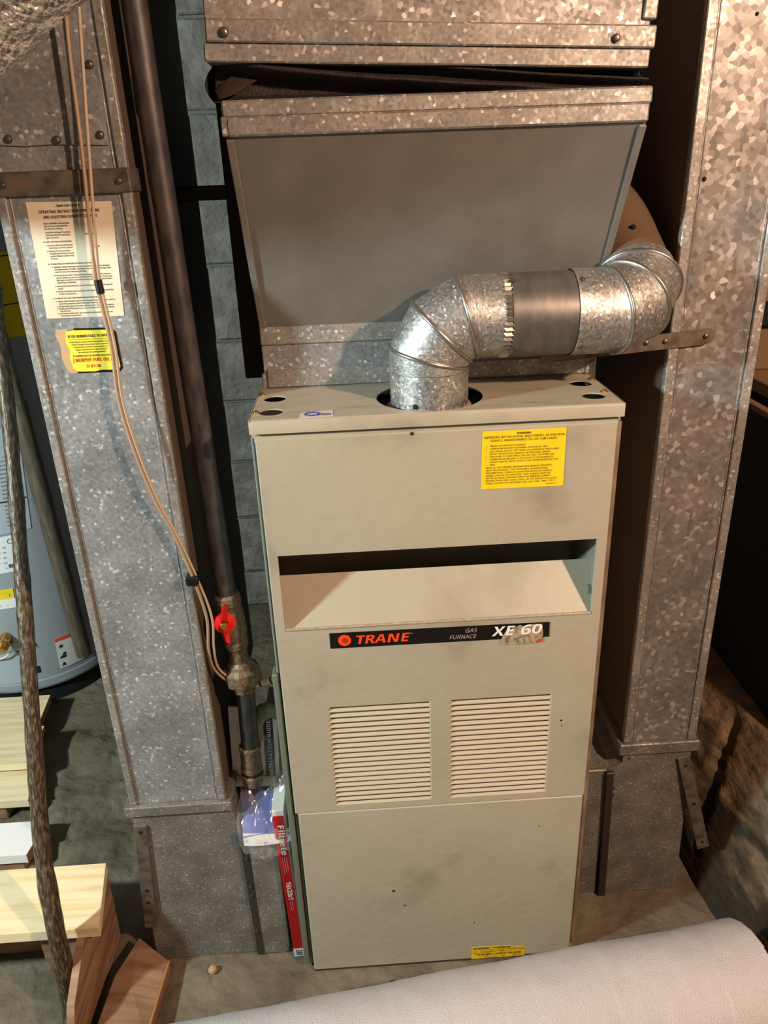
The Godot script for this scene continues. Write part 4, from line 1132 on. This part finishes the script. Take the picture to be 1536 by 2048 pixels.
# ================= water heater
func on_tank(ang: float, y: float, off := 0.0) -> Vector3:
	var a := deg_to_rad(ang)
	return V(-1.02 + sin(a) * (0.22 + off), y, -1.0 + cos(a) * (0.22 + off))
func tank_patch(a0: float, a1: float, y0: float, y1: float, off := 0.0006, lean := 0.0) -> MB:
	var m := MB.new()
	m.grid(8, 1, func(u: float, v: float) -> Vector3: return on_tank(lerp(a0, a1, u) + lean * v, lerp(y0, y1, v), off), Vector2(0.1, 0.1))
	return m
func tank_text(m: MB, s: String, a0: float, y: float, h: float, w := 0.0):
	var o := on_tank(a0, y, 0.0012)
	var a := deg_to_rad(a0 + rad_to_deg(max(w, 0.02) / 0.44))
	write_line(m, s, 0.0, w, 0.0, h, o, V(cos(a), 0, -sin(a)), Vector3.UP, "sans_bold", 0.0, 0.9, 6.0)
func heater():
	var t := thing("water_heater", "grey round water heater with stickers standing behind the left duct", "water heater", V(-1.02, 0, -1.0))
	part("jacket", lathe_of([[0.215, 0.052], [0.2195, 0.054], [0.2215, 0.060], [0.2215, 0.078], [0.2195, 0.082], [0.2195, 1.42], [0.205, 1.45], [0, 1.46]], V(-1.02, 0, -1.0), Vector3.UP, 72), M.tank, t)
	part("base_ring", lathe_of([[0.205, 0.0], [0.205, 0.054]], V(-1.02, 0, -1.0), Vector3.UP, 48), M.dark, t)  # black colour stands in for the shadow under the tank
	part("access_cover", tank_patch(-18.0, 13.5, 0.086, 0.175, 0.004), mat(Color(0.60, 0.64, 0.69), 0.35), t)
	var y := part("energy_tag", tank_patch(44.0, 72.0, 0.942, 1.122, 0.001, 2.0), mat(Color(0.85, 0.74, 0.05), 0.5), t, "large yellow tag on the upper tank")
	var L := MB.new()
	tank_text(L, "ENERGY", 51.0, 1.082, 0.022, 0.075)
	tank_text(L, "$ 294", 51.5, 1.030, 0.022, 0.060)
	part("lettering", letters(L), M.ink, y)
	part("rule", tank_patch(46.0, 72.0, 1.012, 1.0145, 0.0014), M.ink, y)
	part("rule", tank_patch(46.0, 72.0, 1.112, 1.1145, 0.0014), M.ink, y)
	var w := part("rating_label", tank_patch(5.0, 36.5, 0.497, 0.750, 0.0009, 6.0), mat(Color(0.66, 0.70, 0.74), 0.4), t, "tall pale instruction label")
	var W := MB.new()
	for k in 22: tank_text(W, "Follow all instructions to install and use this heater" if k % 3 else "Caution: read before operation", 24.0 + 0.18 * k, 0.515 + k * 0.0098, 0.0036, 0.04)
	part("lettering", letters(W), mat(Color(0.25, 0.27, 0.3), 0.6), w)
	part("rule", tank_patch(18.0, 38.0, 0.575, 0.578, 0.0013), M.ink, w)
	var c := part("data_label", tank_patch(2.0, 22.5, 0.398, 0.492, 0.0011, 3.5), mat(Color(0.86, 0.88, 0.89), 0.4), t, "white data plate sticker")
	var D := MB.new()
	for k in 5: tank_text(D, ["Serial No.", "Model No. 40 gal", "Max. pressure 150 psi", "Input 40,000 BTU", "Type: natural gas"][k], 12.0 + 0.4 * k, 0.408 + 0.0135 * k, 0.0042, 0.024)
	for k in 9: D.quad(on_tank(18.8 + k * 0.38, 0.409, 0.0014), on_tank(18.8 + k * 0.38 + (0.26 if k % 3 else 0.12), 0.409, 0.0014), on_tank(18.8 + k * 0.38 + (0.26 if k % 3 else 0.12), 0.4185, 0.0014), on_tank(18.8 + k * 0.38, 0.4185, 0.0014))
	D.tube(ring_path(on_tank(23.0, 0.477, 0.0012), on_tank(23.0, 0, 1.0) - on_tank(23.0, 0, 0.0), 0.0058, 0.0058, 20), 0.0007, 5, false, true)
	part("print", letters(D), M.ink, c)
	var s := part("caution_label", tank_patch(2.0, 17.4, 0.328, 0.355, 0.0011, 0.5), M.yellow, t, "yellow and white caution sticker")
	part("white_half", tank_patch(2.0, 17.4, 0.302, 0.328, 0.0011, 0.4), M.white, s)
	var Y := MB.new()
	tank_text(Y, "CAUTION", 7.0, 0.334, 0.0085, 0.032)
	tank_text(Y, "SCAN HERE", 8.0, 0.308, 0.0040, 0.018)
	part("lettering", letters(Y), M.ink, s)
	var hz := part("hazard_label", tank_patch(33.4, 52.0, 0.096, 0.188, 0.0011, 0.6), mat(Color(0.80, 0.80, 0.79), 0.4), t, "white hazard sticker with an orange top edge")
	part("orange_edge", tank_patch(34.0, 52.0, 0.176, 0.187, 0.0016, 0.1), mat(Color(0.85, 0.30, 0.16), 0.5), hz)
	var H := MB.new()
	for q in [[37.0, 0.160, 0], [37.0, 0.132, 1], [36.5, 0.108, 2]]:
		var p := on_tank(q[0], q[1], 0.0016)
		var a := deg_to_rad(q[0])
		var X := V(cos(a), 0, -sin(a))
		var sc := 0.0085
		var blob := func(pts: Array):
			for i in range(1, pts.size() - 1): H.tri(p + X * pts[0][0] * sc + V(0, pts[0][1] * sc, 0), p + X * pts[i][0] * sc + V(0, pts[i][1] * sc, 0), p + X * pts[i + 1][0] * sc + V(0, pts[i + 1][1] * sc, 0))
		if q[2] == 0:
			for k in 6:
				var g := TAU * k / 6.0
				blob.call([[cos(g) * 1.0, sin(g) * 0.9], [cos(g + 1.9) * 0.25, sin(g + 1.9) * 0.25], [cos(g - 1.9) * 0.25, sin(g - 1.9) * 0.25]])
		elif q[2] == 1:
			blob.call([[-1.2, -0.8], [1.0, -0.8], [1.0, -0.2], [-0.4, 0.1]])
			blob.call([[-0.2, 0.1], [0.9, 0.0], [1.1, 0.9], [0.3, 1.0]])
		else: blob.call([[-0.7, -0.6], [0.7, -0.6], [0.0, 0.7]])
	part("pictograms", letters(H), M.ink, hz)
	var sl := tank_patch(18.4, 21.6, 0.1035, 0.1235, 0.0008)
	part("inspection_slot", sl, M.hole, t)
	var vb := MB.new()
	var n := (on_tank(8.0, 0, 1.0) - on_tank(8.0, 0, 0.0))
	vb.lathe([[0.014, 0], [0.014, 0.018], [0.009, 0.02], [0.009, 0.035], [0.016, 0.036], [0.016, 0.05], [0.006, 0.055], [0, 0.056]], on_tank(6.5, 0.222), n, 16)
	var dv := part("drain_valve", vb, M.brass, t, "brass drain valve")
	var vs := MB.new()
	vs.tube([on_tank(7.0, 0.226, 0.03), on_tank(12.5, 0.236, 0.05)], 0.006, 10)
	part("spout", vs, M.brass, dv)
	var gw := MB.new()
	gw.tube(smooth_path([on_tank(-4.0, 0.165, 0.012), on_tank(4.0, 0.176, 0.02), on_tank(11.0, 0.197, 0.02), on_tank(14.5, 0.186, 0.012)], 6), 0.0022, 6)
	part("igniter_wire", gw, M.white, t)
	# relief discharge pipe in front of the tank
	var p := thing("discharge_pipe", "old grey metal pipe hanging straight down in front of the water heater", "pipe", V(-0.835, 0.12, -0.83))
	var m := MB.new()
	var lo := V(-0.8375, 0.120, -0.835); var mid := V(-0.8585, 0.80, -0.835); var hi := V(-0.878, 1.44, -0.835)
	m.tube([lo + V(0, 0.004, 0), lo.lerp(mid, 0.3), mid], [0.0195, 0.0205, 0.0205], 20)
	part("lower_length", m, M.pipe_old, p)
	var m2 := MB.new()
	m2.tube([mid + V(0, -0.004, 0), mid.lerp(hi, 0.5), hi], 0.0172, 20)
	part("upper_length", m2, textured(ramp_tex(256, noise(FastNoiseLite.TYPE_SIMPLEX_SMOOTH, 0.02, 88, 4), [[0.0, Color(0.28, 0.29, 0.22)], [1.0, Color(0.62, 0.62, 0.5)]]), Vector2(0.1, 0.4), 0.5, 0.4), p)
	# pole leaning in front
	var k := thing("wooden_pole", "thin dirty brown pole leaning on the far left in front of the boards", "pole", V(-0.585, 0, 0.12))
	var pts := [V(-0.6060, 0.0, 0.060), V(-0.6015, 0.1509, 0.0500), V(-0.6010, 0.2188, 0.0421), V(-0.6119, 0.3193, -0.0001), V(-0.6154, 0.5322, -0.0895), V(-0.6171, 0.7014, -0.1606), V(-0.6220, 0.9117, -0.2489), V(-0.6291, 1.0303, -0.2987), V(-0.6271, 1.1302, -0.3217)]
	var km := MB.new()
	var sp := smooth_path(pts, 8)
	var rad := []
	var kn := noise(FastNoiseLite.TYPE_SIMPLEX_SMOOTH, 14.0, 141, 2)
	for i in sp.size(): rad.append(lerp(0.0160, 0.0100, pow(float(i) / sp.size(), 0.6)) * (1.0 + 0.14 * kn.get_noise_1d(sp[i].y)))
	km.tube(sp, rad, 12)
	part("shaft", km, M.bark, k)

# ================= boards on the floor, left
func board(n: String, label: String, x1: float, z0: float, z1: float, yt: float, th: float, m: Material, skew: float, group: String, em: Material):
	var t := thing(n, label, "board", V(x1 - 0.3, yt - th, (z0 + z1) / 2), group)
	var b := MB.new()
	b.prism(PackedVector2Array([Vector2(x1 - 0.7, z1), Vector2(x1 + skew, z1), Vector2(x1, z0), Vector2(x1 - 0.7, z0)]), yt - th, yt, 1)
	part("plank", b, m, t)
	var e := slab(V(x1 + skew + 0.0006, yt - th / 2, z1), V(x1 + 0.0006, yt - th / 2, z0), th, 0.001, V(1, 0, skew / (z1 - z0)))
	part("end_grain", e, em, t)
func lumber():
	var g := ""
	board("pine_board", "wide pale pine board nearest the viewer, on the brown wooden block", -0.573, -0.105, 0.022, 0.170, 0.019, M.pine, 0.024, g, M.pine)
	board("painted_board", "small white painted board between the pale pine boards", -0.775, -0.332, -0.245, 0.055, 0.020, M.white, -0.010, g, M.brown_wood)
	board("pine_board", "pale pine board lying flat just behind the white board", -0.868, -0.600, -0.475, 0.085, 0.018, M.pine, 0.010, g, M.pine_end)
	board("pine_board", "pale pine board lapped in front of another, with a brown cut end", -0.858, -0.485, -0.390, 0.058, 0.018, M.pine, 0.024, g, M.pine_end)
	board("pine_board", "pale pine board farthest back, below the water heater", -0.912, -0.755, -0.632, 0.060, 0.019, M.pine, 0.012, g, M.pine_end)
	for q in [["brown block under the white board", V(-0.98, 0, -0.325), V(-0.80, 0.035, -0.255)], ["brown block under the two lapped pine boards", V(-1.05, 0, -0.59), V(-0.90, 0.066, -0.50)], ["brown block under the lapped front board", V(-1.05, 0, -0.47), V(-0.89, 0.0395, -0.40)], ["brown block under the farthest pine board", V(-1.05, 0, -0.74), V(-0.94, 0.0405, -0.65)]]:
		single("wood_block", boxm(q[1], q[2], 0.002), M.brown_wood, q[0] + " on the concrete floor", "block")
	# side board and its block under the nearest board
	var t := thing("wooden_block", "brown wooden box side standing under the nearest pine board", "block", V(-0.6, 0, -0.04))
	var b := MB.new()
	b.prism(PackedVector2Array([Vector2(-0.105, 0), Vector2(-0.105, 0.1505), Vector2(0.022, 0.1505), Vector2(0.10, 0.105), Vector2(0.13, 0.06), Vector2(0.13, 0.0)]), -0.586, -0.574, 0)
	part("side_board", b, M.brown_wood, t)
	part("back_board", boxm(V(-1.2, 0, -0.095), V(-0.586, 0.1505, -0.075), 0.002), M.brown_wood, t)
	part("front_board", boxm(V(-0.655, 0.05, -0.012), V(-0.586, 0.1505, 0.006), 0.002), M.brown_wood, t)
	# offcut on the floor, right of it
	var o := thing("wood_offcut", "split brown wood offcut lying on the floor in front of the left duct boot", "wood", V(-0.51, 0, 0.02))
	var w := MB.new()
	var P := [V(-0.5260, 0.034, -0.062), V(-0.4680, 0.022, -0.022), V(-0.4760, 0.030, 0.110), V(-0.5530, 0.046, 0.110), V(-0.5480, 0.040, 0.010)]
	var cen := V(-0.515, 0.044, 0.035)
	for i in 5:
		var a: Vector3 = P[i]; var c: Vector3 = P[(i + 1) % 5]
		w.tri(cen, c, a)
		w.quad(V(a.x, 0, a.z), a, c, V(c.x, 0, c.z))
	part("chunk", w, M.brown_wood, o)
	var pb := MB.new()
	pb.smooth = 0
	pb.lathe([[0, 0], [0.006, 0.001], [0.008, 0.005], [0.006, 0.010], [0.002, 0.012], [0, 0.012]], V(-0.395, -0.001, -0.015), V(0.1, 1, 0.1).normalized(), 9)
	single("pebble", pb, mat(Color(0.66, 0.54, 0.38), 0.8), "small tan pebble on the floor in front of the left duct boot", "pebble")
	var chp := MB.new()
	chp.prism(PackedVector2Array([Vector2(-0.092, 0.028), Vector2(-0.082, 0.026), Vector2(-0.084, 0.046), Vector2(-0.091, 0.047)]), -0.001, 0.003, 1)
	single("chip", chp, mat(Color(0.13, 0.09, 0.07), 0.9), "dark flat chip of debris on the floor below the furnace door", "debris")
	part("bark_edge", slab(V(-0.4672, 0.024, -0.022), V(-0.4752, 0.031, 0.110), 0.004, 0.004, Vector3.UP, 0.001), M.pine_end, o)

# ================= the space left of the furnace
func between():
	var g := thing("return_box", "low grey sheet metal box joining the left boot to the furnace", "duct", V(-0.285, 0, -0.2))
	part("box_body", boxm(V(-0.3105, 0.0, -0.45), V(-0.2640, 0.268, -0.040), 0.002), M.galv_dull, g)
	# air filter in its red card frame
	var f := thing("furnace_filter", "pleated furnace filter in a red card frame between the grey box and the furnace", "filter", V(-0.246, 0, -0.2))
	var tf := Transform3D(Basis(Vector3.BACK, 0.026), V(-0.2455, 0.002, -0.03))
	var fr := MB.new()
	fr.xf = tf
	fr.box(V(-0.0095, 0.0, -0.38), V(0.0095, 0.335, 0.0), 0.0006)
	part("frame", fr, mat(Color(0.82, 0.82, 0.8), 0.6), f)
	var rd := MB.new()
	rd.xf = tf
	rd.box(V(-0.0094, 0.020, -0.001), V(0.0078, 0.325, 0.0006))
	var face := part("red_face", rd, M.red_card, f)
	var wh := MB.new()
	wh.xf = tf
	wh.box(V(-0.0094, 0.0, -0.001), V(0.0094, 0.0195, 0.0006))
	part("white_tab", wh, M.white, f)
	var Rr: Vector3 = tf.basis * V(0, -1, 0)
	var Ur: Vector3 = tf.basis * V(1, 0, 0)
	var W := MB.new()
	write_line(W, "Filtrete", -0.305, -0.2415, -0.0035, 0.0095, tf * V(0, 0, 0.0009), Rr, Ur, "sans_bold")
	write_line(W, "16x20x1", -0.181, -0.140, -0.0040, 0.0085, tf * V(0, 0, 0.0009), Rr, Ur, "sans_bold")
	for k in 3: write_line(W, "Electrostatic pleated air filter for furnace", -0.236, -0.206 + k * 0.004, 0.0026 - 0.0034 * k, 0.0012, tf * V(0, 0, 0.0009), Rr, Ur, "sans", 0.0, 0.9, 6.0)
	for k in 2: write_line(W, "Nominal size in inches", -0.136, -0.114, 0.0012 - 0.0034 * k, 0.0012, tf * V(0, 0, 0.0009), Rr, Ur, "sans", 0.0, 0.9, 6.0)
	part("white_lettering", letters(W), M.white, face)
	var B := MB.new()
	write_line(B, "3M", -0.0165, -0.0035, -0.0055, 0.0110, tf * V(0, 0, 0.0009), Rr, Ur, "sans_bold")
	part("black_lettering", letters(B), M.ink, f)
	# installation booklet leaning in the gap
	var m := thing("manual", "white installation booklet with a black title band leaning beside the furnace", "booklet", V(-0.27, 0.27, -0.15))
	var a := V(-0.3350, 0.2980, -0.108); var b := V(-0.2585, 0.2970, -0.108); var c := V(-0.2505, 0.4650, -0.116); var d := V(-0.3270, 0.4760, -0.116)
	var bk := MB.new()
	var n := (b - a).cross(d - a).normalized()
	bk._out(a, b, c, d, a - n); bk._out(a - n * 0.004, b - n * 0.004, c - n * 0.004, d - n * 0.004, a + n)
	bk.quad(a - n * 0.004, b - n * 0.004, b, a)
	bk.quad(b - n * 0.004, c - n * 0.004, c, b)
	part("cover", bk, mat(Color(0.93, 0.92, 0.90), 0.5), m)
	var U2 := (d - a).normalized(); var R2 := (b - a).normalized()
	var bb := MB.new()
	var p0 := a + R2 * 0.0545 + n * 0.0008
	bb.quad(p0, p0 + R2 * 0.0165, p0 + R2 * 0.0150 + U2 * 0.168, p0 + U2 * 0.168)
	var band := part("title_band", bb, M.black, m)
	var T := MB.new()
	write_line(T, "INSTALLATION GUIDE", 0.036, 0.150, -0.0115, 0.0062, p0 + n * 0.0004, U2, -R2, "sans_bold")
	part("lettering", letters(T), M.white, band)
	# leaflet bent over in front of it
	var lf := thing("leaflet", "curled white and blue leaflet under the clear plastic bag on the grey box", "leaflet", V(-0.28, 0.27, -0.05))
	var lm := MB.new()
	lm.grid(10, 16, func(u: float, v: float) -> Vector3:
		var x: float = lerp(-0.3200, -0.2440, u)
		var zz: float = lerp(-0.108, -0.030, v)
		return V(x + 0.006 * v, 0.337 - 0.052 * pow(v, 1.3) - 0.006 * u * (1 - v) + 0.006 * sin(u * 3.0), zz), Vector2(0.1, 0.1), true)
	part("blue_page", lm, M.blue_card, lf)
	var lw := MB.new()
	lw.grid(10, 6, func(u: float, v: float) -> Vector3: return V(lerp(-0.3135, -0.2385, u), 0.292 - 0.022 * v - 0.002 * u + 0.004 * u * u, lerp(-0.033, -0.0285, v) + 0.002 * sin(u * 4.0)), Vector2(0.1, 0.1), true)
	part("white_edge", lw, M.white, lf)
	var lp := MB.new()
	lp.grid(10, 8, func(u: float, v: float) -> Vector3: return V(lerp(-0.328, -0.262, u), 0.333 + 0.012 * sin(v * 2.8) - 0.004 * u + 0.004 * v, lerp(-0.115, -0.085, v)), Vector2(0.1, 0.1), true)
	part("curled_page", lp, mat(Color(0.86, 0.82, 0.78), 0.5), lf)
	var bn := noise(FastNoiseLite.TYPE_SIMPLEX_SMOOTH, 18.0, 151, 4)
	var bg := MB.new()
	bg.grid(36, 60, func(u: float, v: float) -> Vector3:
		var x: float = lerp(-0.322, -0.2335, u)
		var y: float = lerp(0.262, 0.430, v)
		x += 0.05 * maxf(0.0, v - 0.35) * (1.0 - u)
		var z: float = -0.020 - 0.085 * smoothstep(0.15, 0.8, v) + 0.010 * bn.get_noise_2d(x * 2.0, y) + 0.0025 * bn.get_noise_2d(x * 4.0 + 3.0, y * 2.5)
		z -= 0.016 * pow(absf(u - 0.5) * 2.0, 3.0)
		return V(x, y - 0.012 * sin(u * PI), z), Vector2(0.1, 0.2))
	var bag := single("plastic_bag", bg, M.bag, "crinkled clear plastic bag sagging over the leaflet and booklet", "bag")
	bag.cast_shadow = GeometryInstance3D.SHADOW_CASTING_SETTING_ON
	# cloth-wrapped bend behind the booklet
	var r := thing("wrapped_elbow", "grey-green cloth wrapped hose bend between the drip leg and the furnace", "hose", V(-0.265, 0.44, -0.10))
	var rm := MB.new()
	rm.tube(smooth_path([V(-0.2840, 0.438, -0.104), V(-0.2815, 0.455, -0.104), V(-0.2735, 0.470, -0.104), V(-0.2570, 0.474, -0.104), V(-0.2300, 0.461, -0.104)], 6), [0.0100, 0.0102, 0.0105, 0.0108, 0.0115, 0.0112, 0.0120, 0.0118, 0.0128, 0.0125, 0.0132, 0.0125, 0.0138, 0.0130, 0.0138, 0.0125, 0.0142, 0.0128, 0.0112, 0.0118, 0.0112, 0.0118, 0.0110, 0.0112, 0.0110], 14)
	part("wrapping", rm, M.rag, r)
	var rt := MB.new()
	rt.tube([V(-0.2850, 0.418, -0.104), V(-0.2835, 0.441, -0.104)], 0.0098, 12)
	part("hose_end", rt, mat(Color(0.62, 0.42, 0.25), 0.6), r)

# ================= foam roll in front
func roll():
	var t := thing("foam_roll", "roll of white foam sheet lying across the floor in front of the furnace", "roll", V(0, 0, 0.2))
	var ax := V(-1, 0, 0.12).normalized()
	var a := V(0.452, 0.101, 0.152)
	var rn := noise(FastNoiseLite.TYPE_SIMPLEX_SMOOTH, 6.0, 161, 4)
	var m := MB.new()
	var e0 := Vector3.UP
	var e1 := ax.cross(e0)
	m.grid(160, 72, func(u: float, v: float) -> Vector3:
		var g := TAU * v
		var c := a + ax * (u * 1.25)
		var dirv := e0 * cos(g) + e1 * sin(g)
		var q := c + dirv * 0.1
		return c + dirv * (0.098 + 0.0035 * rn.get_noise_3dv(q * 0.8) + 0.001 * rn.get_noise_3dv(q * 4.0)), Vector2(1.25, 0.62), true)
	part("outer_sheet", m, M.foam, t)
	var s := MB.new()
	var sp := []
	for i in 150:
		var g := TAU * i / 22.0
		var rr := 0.094 - 0.07 * i / 150.0
		sp.append(a - ax * 0.0 + (e0 * cos(g) + e1 * sin(g)) * rr)
	s.tube(sp, 0.0042, 5)
	part("spiral_end", s, M.foam, t)
	part("roll_core", lathe_of([[0.0, 0.004], [0.096, 0.004]], a, ax, 40), mat(Color(0.55, 0.5, 0.48), 0.8), t)

# ================= right rear corner
func right_corner():
	var d := boxm(V(0.660, 0.262, -1.2), V(0.690, 0.812, -0.15), 0.002)
	struct("door_1", d, M.door)
	var tr := boxm(V(0.652, 0.812, -1.2), V(0.668, 0.8235, -0.15), 0.001)
	struct("trim_2", tr, M.tan)
	var sh := thing("shelf_board", "tan board lying behind the top of the dark panel on the right", "board", V(0.8, 0.84, -0.6))
	part("plank", boxm(V(0.690, 0.826, -1.15), V(0.98, 0.852, -0.2), 0.002), M.tan, sh)
	struct("trim_3", boxm(V(0.69, 0.2, -1.2), V(0.98, 0.825, -0.21)), M.dark)
	var b := thing("cardboard_box", "tan cardboard box on the shelf board behind the right duct", "box", V(0.72, 0.853, -0.64))
	part("box_body", boxm(V(0.695, 0.853, -0.70), V(0.775, 0.935, -0.615), 0.003), M.card, b)
	var c := thing("paint_can", "grey can with a black lower half on the cardboard box", "can", V(0.735, 0.936, -0.655))
	part("lower_half", lathe_of([[0, 0.936], [0.034, 0.936], [0.038, 0.942], [0.038, 0.992]], V(0.735, 0, -0.655), Vector3.UP, 28), M.black, c)
	part("upper_half", lathe_of([[0.0382, 0.990], [0.0382, 1.07], [0.034, 1.075], [0, 1.075]], V(0.735, 0, -0.655), Vector3.UP, 28), M.gray_can, c)
